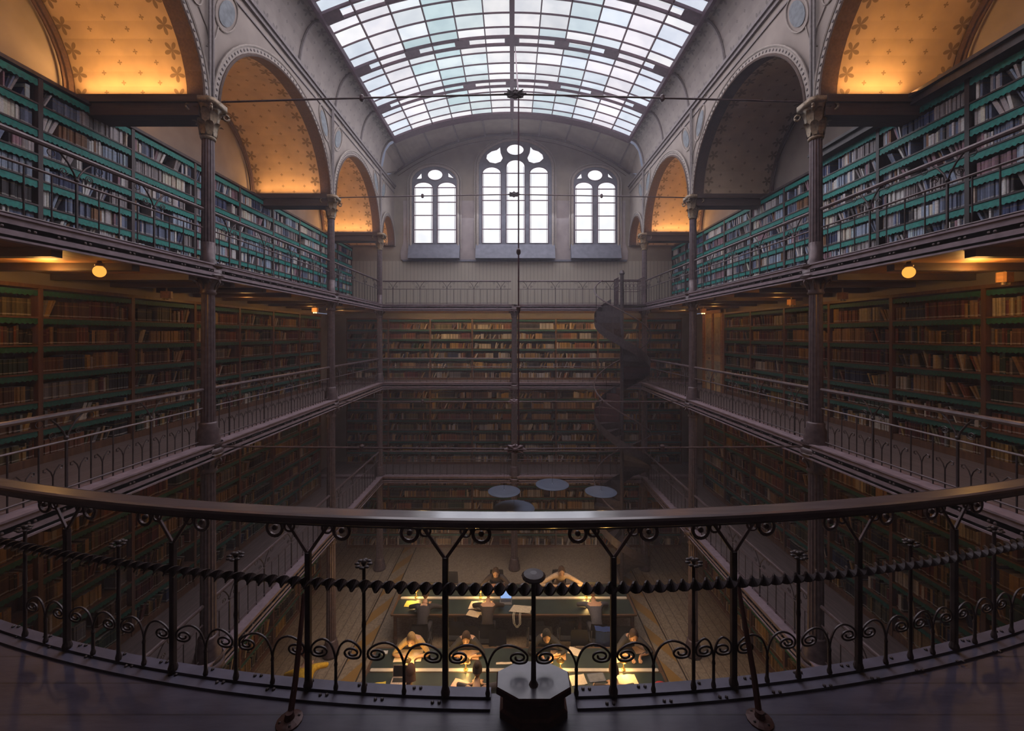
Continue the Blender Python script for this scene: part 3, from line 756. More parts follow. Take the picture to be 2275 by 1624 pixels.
def globe_lamp(c, label):
    t = thing('globe_lamp', label, 'lamp', c)
    b = MB(); b.ball((0, 0, 0), .060, .060, .068, 16, 10); b.build('globe', M['globe'], t, True, True)
    b = MB(); b.lathe([(.03, .06), (.045, .065), (.045, .085), (.025, .10), (.02, UG - .13 - c[2])], 12); b.build('holder', M['gilt'], t, True, True)
globe_lamp(tuple(P(221, 603, 4.75)), 'glowing round amber globe lamp under the upper gallery on the left, near the viewer')
globe_lamp(tuple(P(2019, 605, 4.75)), 'glowing round amber globe lamp under the upper gallery on the right, near the viewer')
for x, y, d, w in ((370, 630, 7.0, 'left, beyond the globe lamp'), (700, 680, 11.2, 'left, near the second column'), (1562, 674, 11.6, 'right, near the door'), (1758, 649, 8.6, 'right, beyond the nearest column'), (1872, 630, 7.2, 'right, between globe lamp and column'), (2232, 575, 4.9, 'right, nearest the viewer')):
    p = P(x, y, d); p.z = UG - .30
    t = thing('gallery_spotlight', 'small boxy ceiling fitting under the upper gallery on the %s' % w, 'light fitting', p)
    b = MB(); b.rbox(0, 0, -.06, .06, .16, .10, .2, bev=.02); b.build('housing', M['boards'], t, True)
    b = MB()
    for q in (-.03, .03): b.lathe([(.018, -.09), (.022, -.06)], 8, (q, -.01, 0))
    b.build('lens', M['bulb'] if x == 1562 or x == 700 else M['gilt'], t, True)
    b = MB(); b.tube([(0, 0, .05), (0, 0, .14)], .012, 6); b.build('stem', M['gilt'], t, True)

SX, SY, SRR = 3.56, 13.12, .88
st = thing('spiral_staircase', 'dark iron spiral staircase winding up to the upper gallery near the far corner', 'staircase', (SX, SY, 0))
b = MB(); b.lathe([(.09, 0), (.09, .2), (.06, .25), (.06, UG + .95), (.09, UG + 1.0), (.05, UG + 1.1)], 12); b.build('newel_post', M['iron_dark'], st, True)
NS = 46; RS = UG / NS; a_end = PI * .55
def sa(k): return a_end + (NS - k) * (2 * PI / 15.5)
for k in range(NS):
    a, da, z = sa(k), -2 * PI / 15.5, RS * (k + 1); b = MB()
    pl = [(.05 * math.cos(a), .05 * math.sin(a))] + [(SRR * math.cos(a + da * q / 3), SRR * math.sin(a + da * q / 3)) for q in range(4)]
    b.prism(pl, z - .03, z, lambda u, w, v: (u, v, w))
    b.box(0, SRR, -.008, .008, z - RS, z - .03, T=lambda u, w, v: (u * math.cos(a) - w * math.sin(a), u * math.sin(a) + w * math.cos(a), v))
    b.build('tread', M['iron_red'] if 26 < k < 36 else M['iron_dark'], st, True)
    if k % 2 == 0:
        b = MB(); b.tube([(SRR * math.cos(a), SRR * math.sin(a), z), (SRR * math.cos(a), SRR * math.sin(a), z + .86)], .010, 5); b.build('baluster', M['iron_dark'], st, True)
def helix(r, dz, q0, q1, m): return [(r * math.cos(sa(k)), r * math.sin(sa(k)), RS * (k + 1) + dz) for k in [q0 + (q1 - q0) * j / m for j in range(m + 1)]]
b = MB(); b.tube(helix(SRR, .88, 0, NS - 1, 160), .022, 6); b.build('handrail', M['iron'], st, True)
b = MB(); h1, h2 = helix(SRR, -.22, 0, NS, 160), helix(SRR, .05, 0, NS, 160); b.grid([[p, q] for p, q in zip(h1, h2)]); b.build('outer_string', M['iron_dark'], st, True)
b = MB()
for (xa, ya, xb, yb) in ((-.05, .78, .75, .78), (.75, .78, .75, 0.0), (-.05, .78, -.05, .25)):
    n = 6
    b.tube([(xa, ya, UG + .9), (xb, yb, UG + .9)], .02, 6); b.tube([(xa, ya, UG + .5), (xb, yb, UG + .5)], .012, 6)
    for k in range(n + 1): q = k / n; b.tube([(xa + (xb - xa) * q, ya + (yb - ya) * q, UG + .02), (xa + (xb - xa) * q, ya + (yb - ya) * q, UG + .9)], .012, 5)
    for k in range(n): q = (k + .5) / n; b.tube([(xa + (xb - xa) * q, ya + (yb - ya) * q, UG + .7 + 0 * j) if 0 else (xa + (xb - xa) * q + .05 * math.cos(j * PI / 5) * (1 if xb != xa else 0), ya + (yb - ya) * q + .05 * math.cos(j * PI / 5) * (1 if yb != ya else 0), UG + .70 + .07 * math.sin(j * PI / 5)) for j in range(10)], .008, 4, True)
b.build('landing_rail', M['iron'], st, True)
b = MB(); b.box(-.1, .78, 0, .8, UG - .05, UG); b.build('landing', M['iron_dark'], st, True)

# ================================================================== foreground balcony
FZ = MG
def dc(x): return 1.885 + .05 * x * x
XS = [-3.5 + 7.0 * k / 140 for k in range(141)]
t = NT('balcony_boards'); sp = t.n('SeparateXYZ'); t.link(t.geo(), sp.inputs[0])
gap = t.math('LESS_THAN', t.math('FRACT', t.math('MULTIPLY', sp.outputs[1], 6.0)), .04)
mp = t.n('Mapping'); mp.inputs['Scale'].default_value = (1.5, 9, 9); t.link(t.geo(), mp.inputs[0]); n1 = t.noise(2.2, 6, mp.outputs[0], .65); n2 = t.noise(2.4, 4, t.geo())
c = t.ramp(n1, [(.3, (.045, .038, .065)), (.7, (.10, .084, .125))]); c = t.mix(t.math('MULTIPLY', n2, .7), c, (.035, .036, .075)); c = t.mix(t.math('MULTIPLY', gap, .7), c, (.015, .013, .018))
M['balcony'] = t.bsdf(c, .42, 0, .5, bump=n1)
b = MB(); b.grid([[(x, -2.4, FZ), (x, dc(x) + .06, FZ)] for x in XS]); b.grid([[(x, dc(x) + .06, FZ), (x, dc(x) + .06, FZ - .18)] for x in XS]); b.grid([[(x, -2.4, FZ - .18), (x, dc(x) + .06, FZ - .18)] for x in XS])
struct('floor_balcony', b, M['balcony'])
def sweep(sec, closed=True, skip=None):
    b = MB(); rows = []
    for x in XS:
        if skip and skip[0] < x < skip[1]: rows.append(None)
        else: rows.append([(x, dc(x) + dy, z) for dy, z in sec + ([sec[0]] if closed else [])])
    cur = []
    for r in rows + [None]:
        if r is None:
            if len(cur) > 1: b.grid(cur)
            cur = []
        else: cur.append(r)
    return b
M['plate'] = m_plain('violet_edge_plate', (.085, .08, .125), .5, .1, .25, 9)
br = thing('balcony_railing', 'near curved iron balustrade with broad wooden handrail, twisted mid rail and scrolls', 'railing', (0, dc(0), FZ))
ZT = E - .838
b = sweep([(-.055, ZT - .012), (-.050, ZT - .002), (-.035, ZT + .002), (.035, ZT + .002), (.050, ZT - .002), (.055, ZT - .012), (.055, ZT - .034), (.040, ZT - .044), (-.040, ZT - .044), (-.055, ZT - .034)])
b.build('handrail', M['rail_wood'], br)
b = sweep([(-.03, ZT - .055), (.03, ZT - .055), (.03, ZT - .044), (-.03, ZT - .044)]); b.build('rail_strap', M['iron_dark'], br)
b = sweep([(-.035, FZ), (-.035, FZ + .012), (.010, FZ + .012), (.010, FZ)], True, (-.085, .27)); b.build('edge_plate', M['plate'], br)
b = sweep([(.014, FZ), (.014, FZ + .024), (.068, FZ + .024), (.068, FZ)], True, (-.085, .27)); b.build('edge_flange', M['plate'], br)
b = MB(); xq = -2.9
while xq < 2.9:
    if not -.24 < xq < .31:
        for off in (0, .045):
            b.lathe([(.008, 0), (.008, .006), (.004, .009)], 6, (xq + off * .7, dc(xq) + .05, FZ + .024)); b.lathe([(.008, 0), (.008, .006), (.004, .009)], 6, (xq + off * .7 + .1, dc(xq) - .014, FZ + .012))
    xq += .27
o = b.build('bolts', M['iron_dark'], br); o['kind'] = 'stuff'
# twisted flat bar
zt = E - 1.182; pts = []; b = MB(); rows = []; L = 0; xq = -3.2
while xq < 3.2:
    a = L / .058 * PI; sl = .1 * xq; nx, ny = -sl / math.hypot(1, sl), 1 / math.hypot(1, sl)
    y = dc(xq); row = []
    for w, tt in ((.026, .006), (.026, -.006), (-.026, -.006), (-.026, .006), (.026, .006)):
        u = w * math.cos(a) - tt * math.sin(a); v = w * math.sin(a) + tt * math.cos(a); row.append((xq + nx * v, y + ny * v, zt + u))
    rows.append(row); xq += .0085; L += .0085
b.grid(rows); b.build('twisted_rail', M['iron_dark'], br)
def at(px): # x position along the curve for a pixel column
    X = (px - 1137.5) * 1.9 / F
    for _ in range(8): X = (px - 1137.5) * dc(X) / F
    return X
THICK = [140, 377, 680, 988, 1365, 1635, 1915, 2129]; MED = [46, 255, 518, 805, 1545, 1780, 2031, 2218]; SHT = [92, 198, 312, 450, 600, 742, 895, 1083, 1282, 1455, 1590, 1710, 1850, 1976, 2081, 2175, 2257]
def yaw(X): return math.atan(.1 * X)
for px in THICK:
    X = at(px); Y = dc(X) + .02; z1 = E - 1.045; w = yaw(X); c, sn = math.cos(w), math.sin(w)
    def L2(u, v, z): return (X + u * c - v * sn, Y + u * sn + v * c, z)
    b = MB(); b.rbox(X, Y, FZ + .06, z1, .027, .027, w, bev=.005)
    b.lathe([(.020, 0), (.022, .015), (.015, .04)], 10, (X, Y, FZ + .024))
    b.build('main_post', M['iron_dark'], br)
    b = MB()
    for q in (-1, 1):
        b.tube([L2(0, 0, z1 - .01), L2(q * .115, 0, ZT - .055)], .0085, 6)
        b.tube([L2(q * (.10 + (.034 - .024 * j / 16) * math.cos(PI / 2 + j * .55)), 0, ZT - .085 + (.034 - .024 * j / 16) * math.sin(PI / 2 + j * .55)) for j in range(17)], .006, 5)
    b.build('forked_bracket', M['iron'], br)
    for q in (-.17, .17):
        b = MB(); b.tube([L2(q + .04 * math.cos(2 * PI * j / 16), 0, ZT - .095 + .040 * math.sin(2 * PI * j / 16)) for j in range(16)], .009, 6, True); b.ball(L2(q, 0, ZT - .095), .014); b.build('ring_scroll', M['iron'], br)
for px in MED:
    X = at(px); Y = dc(X) + .02
    b = MB(); b.lathe([(.012, 0), (.014, .015), (.0085, .04), (.0085, .30), (.011, .32), (.0085, .34), (.008, E - 1.088 - FZ - .024)], 10, (X, Y, FZ + .024)); o = b.build('stem_post', M['iron_dark'], br)
    b = MB(); zc = E - 1.085
    for k in range(8): a = 2 * PI * k / 8; b.ball((X + .030 * math.cos(a), Y - .005 + .022 * math.sin(a), zc + .008 * math.sin(a)), .014, .010, .006, 8, 5)
    b.ball((X, Y, zc + .004), .013); b.build('rosette', M['iron_dark'], o)
allx = sorted([at(p) for p in THICK + MED] + [at(1182)])
for px in SHT:
    X = at(px); Y = dc(X) + .02; w = yaw(X); c, sn = math.cos(w), math.sin(w)
    lf = max([q for q in allx if q < X], default=X - .2); rt = min([q for q in allx if q > X], default=X + .2)
    b = MB(); b.lathe([(.010, 0), (.012, .012), (.0075, .03), (.007, .11), (.009, .12), (.006, .135)], 8, (X, Y, FZ + .024)); o = b.build('short_baluster', M['iron_dark'], br)
    for gp in (lf - X, rt - X):
        s = 1 if gp > 0 else -1; g = min(abs(gp), .30) * .97; zb = FZ + .15; r = .048
        path = [(0, zb), (s * g * .05, zb + .045), (s * g * .20, zb + .092), (s * g * .46, zb + .112), (s * g * .74, zb + .098), (s * g * .92, zb + .068)]
        cx, cz = s * (g * .96 - r), zb + .055
        for j in range(1, 17):
            a = j * .62; rr = r * (1 - j / 22); path.append((cx + s * rr * math.cos(-a), cz + .62 * rr * math.sin(-a)))
        b = MB(); b.tube([(X + q[0] * c, Y + q[0] * sn, q[1]) for q in smooth([(u, z) for u, z in path], 3)], .0052, 6); b.build('scroll', M['iron_dark'], o)
# raking struts
for x0, y0, x1, y1, w in ((643, 1603, 676, 1318, 'left'), (1688, 1600, 1640, 1300, 'right')):
    p = PT(x0, y0, FZ); q = P(x1, y1, 1.98 + .05)
    t = thing('railing_strut', 'red-brown raking iron strut with a round floor flange, bracing the %s part of the balustrade' % w, 'strut', p)
    b = MB(); b.tube([p + Vector((0, 0, .005)), p * .7 + q * .3 + Vector((0.006, 0, .0)), q], [.014, .013, .010], 8); b.build('bar', M['iron_red'], t)
    b = MB(); b.lathe([(.055, 0), (.055, .006), (.045, .010), (.022, .016), (.016, .04)], 14, p); b.build('flange', M['iron_red'], t)
    for k in range(4): b = MB(); b.ball((p.x + .038 * math.cos(k * PI / 2 + .5), p.y + .038 * math.sin(k * PI / 2 + .5), p.z + .011), .006); b.build('bolt', M['iron_dark'], t)
# octagonal plinth with its stanchion
pc = Vector((at(1184), 1.86, FZ))
t = thing('octagonal_plinth', 'low dark octagonal plinth with a glossy top carrying a thin disc-topped stanchion', 'plinth', pc)
def octo(r, z): return [(r * 1.0 * math.cos(PI / 8 + k * PI / 4), r * .62 * math.sin(PI / 8 + k * PI / 4), z) for k in range(8)]
b = MB(); rows = [octo(r, z) for r, z in ((.165, 0), (.165, .03), (.150, .04), (.150, .10), (.182, .112), (.182, .135), (.176, .142))]
b.grid([q + [q[0]] for q in rows]); b.build('body', M['iron_red'], t, True)
b = MB(); b.add(octo(.176, .142), [tuple(range(8))]); b.build('top', m_plain('glossy_slate', (.10, .095, .125), .25, 0, .2, 10, .6), t, True)
b = MB(); b.lathe([(.022, .142), (.012, .16), (.010, .3), (.010, E - 1.085 - FZ)], 10, (0, -.03, 0)); b.build('stanchion', M['iron_dark'], t, True)
b = MB(); b.lathe([(.012, -.02), (.052, -.008), (.055, 0), (.045, .008), (.015, .014)], 16, (0, -.03, E - 1.085 - FZ)); b.build('disc_top', M['iron_dark'], t, True)
# ================================================================== reading tables, chairs, people and what lies on the tables
TZ, PSC, CSC = .86, 1.15, 1.08
T1, T2 = F * (E - TZ) / 745, F * (E - TZ) / 584
def pt(x, y): return PT(x, y, TZ)
M['table_top'] = m_plain('green_leather_top', (.022, .034, .034), .38, 0, .2, 5, .5)
M['table_wood'] = m_wood('table_wood', (.10, .055, .03), .45, 0)
M['strip'] = m_plain('pale_lamp_rail', (.46, .42, .38), .5, 0, .1, 8)
M['brass'] = m_plain('aged_brass', (.42, .28, .10), .3, .8, .2, 20)
def table(y, label):
    t = thing('reading_table', label, 'table', (.05, y, 0), 0, None)
    b = MB(); b.rbox(0, 0, TZ - .035, TZ - .002, 6.5, 1.36, 0, bev=.03); b.build('table_frame', M['table_wood'], t, True)
    b = MB()
    for q in (-1, 1): b.rbox(0, q * .345, TZ - .004, TZ, 6.38, .58, 0, bev=.02)
    b.build('leather_top', M['table_top'], t, True)
    b = MB(); b.rbox(0, 0, TZ - .004, TZ + .02, 6.3, .085, 0, bev=.012); b.build('lamp_rail', M['strip'], t, True)
    for x in (-3.15, -1.55, 1.75, 3.15):
        for q in (-.54, .54):
            b = MB(); b.rbox(x, q, 0, TZ - .035, .09, .09, 0, bev=.015); b.lathe([(.05, .1), (.065, .16), (.05, .22)], 10, (x, q, 0)); b.build('leg', M['table_wood'], t, True)
    b = MB(); b.box(-3.1, 3.1, -.58, -.55, TZ - .14, TZ - .035); b.box(-3.1, 3.1, .55, .58, TZ - .14, TZ - .035); b.build('apron', M['table_wood'], t, True)
table(T1, 'long green-topped reading table nearest the viewer, covered with papers and books')
table(T2, 'long green-topped reading table farther back, beyond the row of chairs')

# chair prototype parts
cm = {}
b = MB(); b.rbox(0, 0, .43, .47, .42, .40, 0, bev=.06); cm['seat'] = b.mesh('seat', M['black'])
b = MB(); rows = []
for j in range(6):
    z = .56 + .34 * j / 5; w = .20 * (1 - .10 * (j / 5) ** 3); rows.append([(w * q, -.17 - .03 * j / 5 - .02 * (1 - q * q), z) for q in (-1, -.5, 0, .5, 1)])
b.grid(rows); b.grid([[(p[0], p[1] + .02, p[2]) for p in r] for r in rows]); cm['backrest'] = b.mesh('backrest', M['black'], True)
legs = []
for x, y in ((-.18, .17), (.18, .17), (-.18, -.17), (.18, -.17)):
    b = MB(); b.tube([(x * 1.12, y * 1.15, 0), (x, y, .43)] if y > 0 else [(x * 1.12, y * 1.2, 0), (x, y, .43), (x * .95, y * 1.15, .75)], .013, 6); legs.append(b.mesh('leg', m_plain('chair_steel', (.35, .33, .33), .35, .8, .1) if not legs else legs[0].materials[0]))
def chair(x, y, rz, label):
    t = thing('chair', label, 'chair', (x, y, 0), rz, 'dark chairs around the reading tables')
    t.scale = (CSC,) * 3
    put('seat', cm['seat'], t); put('backrest', cm['backrest'], t)
    for l in legs: put('leg', l, t)
    return t

# ---- people: one skinned body each
CLOTH = {}
def cloth(c):
    if c not in CLOTH: CLOTH[c] = m_plain('cloth_%d' % len(CLOTH), c, .85, 0, .2, 30)
    return CLOTH[c]
SKIN = m_plain('skin', (.42, .24, .16), .55, 0, .08, 12)
def person(x, y, rz, label, shirt, trousers, hair, lean=.18, look=.45, arms=.32, spread=.45, hairlen=.0, bun=False, sleeve=True):
    """seated, facing local +y"""
    root = thing('person', label, 'person', (x, y, 0), rz); root.scale = (PSC,) * 3; TZ = .86 / PSC
    V, Eg, Rr = [], [], []
    def v(p, r, parent=None):
        V.append(p); Rr.append(r)
        if parent is not None: Eg.append((parent, len(V) - 1))
        return len(V) - 1
    hip = v((0, -.0, .56), (.145, .115)); bel = v((0, lean * .10 - .01, .71), (.125, .10), hip); che = v((0, min(lean * .6, .20), .92 - .06 * lean), (.135, .10), bel)
    nk = v((0, lean * 1.1, 1.06 - .22 * lean), (.06, .06), che); hd0 = v((0, lean * 1.1 + .03, 1.13 - .25 * lean), (.055, .055), nk)
    ends = []
    for s in (-1, 1):
        sh = v((s * .17, lean * .9, .985 - .15 * lean), (.062, .062), che); el = v((s * (.17 + spread * .45), lean + arms * .40, .80), (.046, .046), sh)
        wr = v((s * (.24 - spread * .25), lean * .6 + arms, TZ + .055), (.030, .028), el); pa = v((s * (.20 - spread * .3), lean * .6 + arms + .075, TZ + .042), (.026, .020), wr)
        for j, (dx, ln) in enumerate(((-.030, .055), (-.011, .072), (.009, .078), (.028, .066))):
            f1 = v((V[pa][0] + dx, V[pa][1] + .035 + ln * .45, TZ + .036), (.010, .009), pa); v((V[pa][0] + dx * 1.15, V[pa][1] + .03 + ln, TZ + .020), (.008, .008), f1)
        th = v((V[wr][0] - s * .042, V[wr][1] + .045, TZ + .03), (.011, .010), wr); v((V[wr][0] - s * .055, V[wr][1] + .085, TZ + .018), (.009, .009), th)
        hp = v((s * .09, .03, .535), (.085, .075), hip); kn = v((s * .12, .38, .53), (.062, .062), hp); an = v((s * .12, .37, .10), (.042, .042), kn); v((s * .13, .50, .045), (.042, .032), an)
    me = bpy.data.meshes.new('tmp'); me.from_pydata(V, Eg, []); ob = bpy.data.objects.new('tmp', me); COL.objects.link(ob)
    m = ob.modifiers.new('skin', 'SKIN'); m.use_smooth_shade = True
    for i, r in enumerate(Rr): me.skin_vertices[0].data[i].radius = r; me.skin_vertices[0].data[i].use_root = (i == 0)
    sb = ob.modifiers.new('sub', 'SUBSURF'); sb.levels = 1; sb.render_levels = 1
    dg = bpy.context.evaluated_depsgraph_get(); bm = bmesh.new(); bm.from_mesh(bpy.data.meshes.new_from_object(ob.evaluated_get(dg)))
    bpy.data.objects.remove(ob)
    # head: sculpted ball joined to the same mesh
    hc = Vector((0, lean * 1.1 + .06 + .05 * look, 1.235 - .30 * lean)); rx = Matrix.Rotation(-look, 4, 'X')
    r = bmesh.ops.create_uvsphere(bm, u_segments=16, v_segments=12, radius=.1)
    for q in r['verts']:
        p = q.co.copy(); p.x *= .80; p.y *= 1.0; p.z *= 1.22
        if p.z < -.03: p.x *= 1 - .25 * min(1, (-.03 - p.z) / .08); p.y += .008
        if p.y > .085 and abs(p.x) < .03 and -.04 < p.z < .02: p.y += .022
        q.co = hc + rx @ p
    for s in (-1, 1):
        r = bmesh.ops.create_icosphere(bm, subdivisions=1, radius=.024)
        for q in r['verts']: p = q.co.copy(); p.x *= .4; q.co = hc + rx @ (p + Vector((s * .082, 0, -.01)))
    me = bpy.data.meshes.new('body'); bm.to_mesh(me); bm.free()
    for mm in (SKIN, cloth(shirt), cloth(trousers), M['black']): me.materials.append(mm)
    for p in me.polygons:
        c = p.center; p.use_smooth = True
        hand = c.y > lean * .6 + arms and c.z > TZ - .02 and c.z < TZ + .11
        p.material_index = 0 if c.z > 1.06 - .22 * lean or hand else 1 if (c.z > .585 or (c.z > .50 and c.y < .0 and False)) else 2 if c.z > .10 else 3
    o = bpy.data.objects.new('body', me); COL.objects.link(o); o.parent = root
    # hair, eyes
    b = MB(); n = 16; rows = []
    for i in range(9):
        ph = PI * (.02 + .60 * i / 8); row = []
        for k in range(n + 1):
            a = 2 * PI * k / n; front = math.sin(a); lim = 1.0 if front < .25 else max(.35, 1 - (front - .25) * .9)
            q = ph * lim
            row.append(tuple(hc + rx @ Vector((.089 * math.sin(q) * math.cos(a), .110 * math.sin(q) * math.sin(a) - .006, .134 * math.cos(q)))))
        rows.append(row)
    b.grid(rows)
    if bun: b.ball(tuple(hc + rx @ Vector((0, -.10, .08))), .052, n=12, m=8)
    if hairlen > 0:
        rw = []
        for i in range(5):
            q = i / 4; row = []
            for k in range(9):
                a = PI + PI * k / 8; rr = .092 + .02 * q
                row.append(tuple(hc + rx @ Vector((rr * math.cos(a), (.105 + .01 * q) * math.sin(a) - .004, -.02 - hairlen * q))))
            rw.append(row)
        b.grid(rw)
    b.build('hair', cloth(hair), root, True, True)
    b = MB()
    for s in (-1, 1): b.ball(tuple(hc + rx @ Vector((s * .032, .088, .012))), .010, n=8, m=5)
    b.build('eyes', M['black'], root, True)
    b = MB(); b.tube([tuple(hc + rx @ Vector((q, .094, -.052))) for q in (-.02, 0, .02)], .005, 5); b.build('mouth', cloth((.25, .08, .07)), root, True)
    return root
DK = (.025, .022, .03)
NEAR, FAR = -.97, .97     # seat offset from the table's axis
def seat_person(px, T, side, label, shirt, hair, clabel, **kw):
    y = T + (NEAR if side < 0 else FAR) - (.24 if side < 0 and T == T1 else 0); x = (px - 1137.5) * (y if 1 else 0) / F
    # the torso shows at about y ~ chest height: place by the pixel of head
    yy = y + (0.04 if side > 0 else -.04)
    x = (px - 1137.5) * yy / F
    rz = 0 if side < 0 else PI; kw['lean'] = kw.get('lean', .18) + .14
    person(x, y, rz, label, shirt, kw.pop('trousers', (.03, .03, .045)), hair, **kw)
    return chair(x, y, rz, clabel)
BR, BK, BL = (.05, .025, .015), (.012, .010, .010), (.30, .19, .08)
seat_person(1103, T2, 1, 'dark haired person in black reading a pink book, behind the farther table', (.03, .02, .022), BR, 'dark chair of the reader with the pink book', hairlen=.22)
seat_person(1243, T2, 1, 'person in a pale beige jumper with arms spread, behind the farther table', (.50, .36, .25), BR, 'dark chair under the reader in the pale jumper', spread=.9, arms=.30, lean=.14)
seat_person(936, T2, -1, 'person in dark clothes seen from behind beside the yellow sheet, farther table', DK, BR, 'dark chair of the reader beside the yellow sheet', spread=.5)
seat_person(1082, T2, -1, 'person in dark brown seen from behind at the open book, farther table', (.03, .02, .018), BR, 'dark chair of the brown-clad reader beside the tote bag', lean=.24)
seat_person(1328, T2, -1, 'person in grey leaning at the end of the farther table, blue coat behind', (.06, .06, .085), BR, 'dark chair with a bright blue coat hung over it', lean=.28)
seat_person(928, T1, 1, 'light haired person in tan bent over a newspaper, behind the nearer table', (.36, .24, .10), BL, 'dark chair of the light haired newspaper reader', lean=.26, hairlen=.14)
seat_person(1042, T1, 1, 'dark haired person in black leaning on both elbows over a book', (.02, .018, .02), BR, 'dark chair of the reader leaning on both elbows', lean=.24, hairlen=.15)
seat_person(1210, T1, 1, 'short haired person in black reading behind the nearer table, right of centre', (.012, .012, .016), BK, 'dark chair of the short haired reader in black', lean=.20)
seat_person(1393, T1, 1, 'dark clothed person at the right end behind the nearer table', (.03, .028, .035), BR, 'dark chair at the right end behind the nearer table', lean=.2, hairlen=.1)
seat_person(890, T1, -1, 'brown haired person from above at a white laptop, nearer table', (.03, .028, .045), (.10, .04, .02), 'dark chair of the reader at the white laptop', lean=.34, hairlen=.1, arms=.2)
seat_person(1052, T1, -1, 'person with hair in a bun bent over a pink sheet, nearer table', (.045, .04, .06), BR, 'dark chair of the reader with the hair bun', lean=.42, bun=True)
seat_person(1388, T1, -1, 'brown haired person bent over bright papers at the right, nearer table', (.05, .035, .035), (.16, .085, .04), 'dark chair of the reader bent over bright papers', lean=.40)
yp = P(672, 1500, 9.15); person(-4.30, 8.35, .35, 'person in a bright yellow jacket sitting by the left bookcases', (.55, .33, .02), (.06, .05, .06), (.20, .06, .03), lean=.30, look=.6)
chair(-4.29, 8.33, .35, 'dark chair under the person in the yellow jacket')
for px, T, side, lab in ((1105, T1, 1, 'empty dark chair behind the nearer table, between two readers'), (1290, T1, 1, 'empty dark chair behind the nearer table, right of the short haired reader'), (1015, T2, -1, 'empty dark chair at the farther table, left of the open book'), (1190, T2, -1, 'empty dark chair at the farther table, right of the tote bag'), (1258, T2, -1, 'empty dark chair at the farther table, beside the blue coat'), (1000, T2, 1, 'empty dark chair behind the farther table, at the dark laptop')):
    y = T + side * .86; chair((px - 1137.5) * y / F, y, 0 if side < 0 else PI, lab)
# blue coat
b = MB(); xb = (1345 - 1137.5) * (T2 - 1.5) / F; rows = []
for j in range(8):
    z = 1.06 - .70 * j / 7; rows.append([(xb + (.24 + .05 * j / 7) * q, T2 - 1.53 - .05 * math.sin(PI * (q + 1) / 2) - .02 * j / 7 + .012 * math.sin(9 * q + j), z) for q in [-1 + k / 5 for k in range(11)]])
b.grid(rows); rows = [[(p[0], p[1] + .02 + .16 * i, p[2] + (.012 if i else 0)) for p in rows[0]] for i in range(2)]; b.grid(rows)
o = b.build('coat', m_plain('blue_cloth', (.004, .022, .12), .8, 0, .2, 20), smooth=True); tag(o, 'bright blue coat draped over a chair back at the farther table', 'coat')

# ---- things on the tables
def sheet(px, py, w, l, rz, col, name, label, cat, h=.006, emit=0):
    p = pt(px, py); t = thing(name, label, cat, (p.x, p.y, TZ + .001), rz) if 0 else None
    b = MB(); n = 6; rows = []
    for i in range(n + 1): rows.append([(-w / 2 + w * k / 6, -l / 2 + l * i / n, h + .006 * math.sin(k * 1.3 + i * .9)) for k in range(7)])
    b.grid(rows); b.rbox(0, 0, 0, h, w * .96, l * .96, 0)
    o = b.build(name, m_plain(name + '_paper', col, .8, 0, .12, 40)); o.location = (p.x, p.y, TZ + .001); o.rotation_euler = (0, 0, rz); tag(o, label, cat); return o
def open_book(px, py, rz, col, label, w=.34, l=.24):
    p = pt(px, py); t = thing('open_book', label, 'book', (p.x, p.y, TZ + .001), rz)
    b = MB(); b.rbox(0, 0, 0, .006, w + .02, l + .02, 0); b.build('cover', cloth((.12, .05, .03)), t, True)
    for s in (-1, 1):
        b = MB(); b.grid([[(s * w / 2 * q, -l / 2 + l * i, .007 + .022 * math.sin(PI * min(1, q * 1.15 + .08)) * (1 - .4 * q)) for q in (0, .1, .3, .6, .85, 1)] for i in (0, 1)]); b.build('page', m_plain('page', col, .8, 0, .1, 50), t, True)
def laptop(px, py, rz, shell, screen, label, es=0.0):
    p = pt(px, py); t = thing('laptop', label, 'laptop', (p.x, p.y, TZ + .001), rz)
    b = MB(); b.rbox(0, 0, 0, .016, .33, .23, 0, bev=.015); b.build('base', cloth(shell), t, True)
    b = MB(); b.box(-.14, .14, -.02, .09, .016, .018); b.build('keyboard', M['black'], t, True)
    TT = lambda u, w, v: (u, .115 + w * .97 + v * .25, .016 + v * .97 - w * .25)
    b = MB(); b.box(-.165, .165, 0, .008, 0, .22, T=TT); b.build('lid', cloth(shell), t, True)
    b = MB(); b.box(-.150, .150, -.002, .0, .015, .205, T=TT); b.build('screen', screen, t, True)
WHITE, YEL = (.62, .52, .40), (.62, .48, .06)
SCR_D = m_plain('dark_screen', (.02, .02, .022), .2); SCR_B = m_emit('blue_screen', (.35, .55, 1.0), .9)
sheet(908, 1457, .62, .36, .03, WHITE, 'newspaper', 'large newspaper spread in front of the light haired reader', 'newspaper')
sheet(855, 1452, .13, .10, .1, (.5, .5, .52), 'white_box', 'small white box at the left end of the nearer table', 'box', .03)
open_book(1040, 1456, PI, (.60, .40, .28), 'open pinkish book before the reader leaning on both elbows', .5, .26)
open_book(1240, 1456, PI - .1, (.45, .26, .12), 'open brown book before the short haired reader')
sheet(1277, 1448, .30, .22, -.4, WHITE, 'loose_papers', 'loose white papers right of the short haired reader', 'papers')
open_book(1382, 1462, PI + .2, WHITE, 'open white book at the right end behind the lamp rail', .36, .22)
sheet(1420, 1444, .26, .22, .15, (.62, .42, .33), 'loose_papers', 'pink papers at the far right end of the nearer table', 'papers')
laptop(886, 1516, 0, (.55, .42, .33), SCR_D, 'white-edged open laptop in front of the brown haired reader')
sheet(842, 1526, .26, .20, .2, YEL, 'folder', 'yellow folder lying left of the white laptop', 'folder', .012)
sheet(1022, 1522, .34, .24, -.35, (.62, .36, .30), 'pink_sheet', 'pink sheet beside the reader with the hair bun', 'paper')
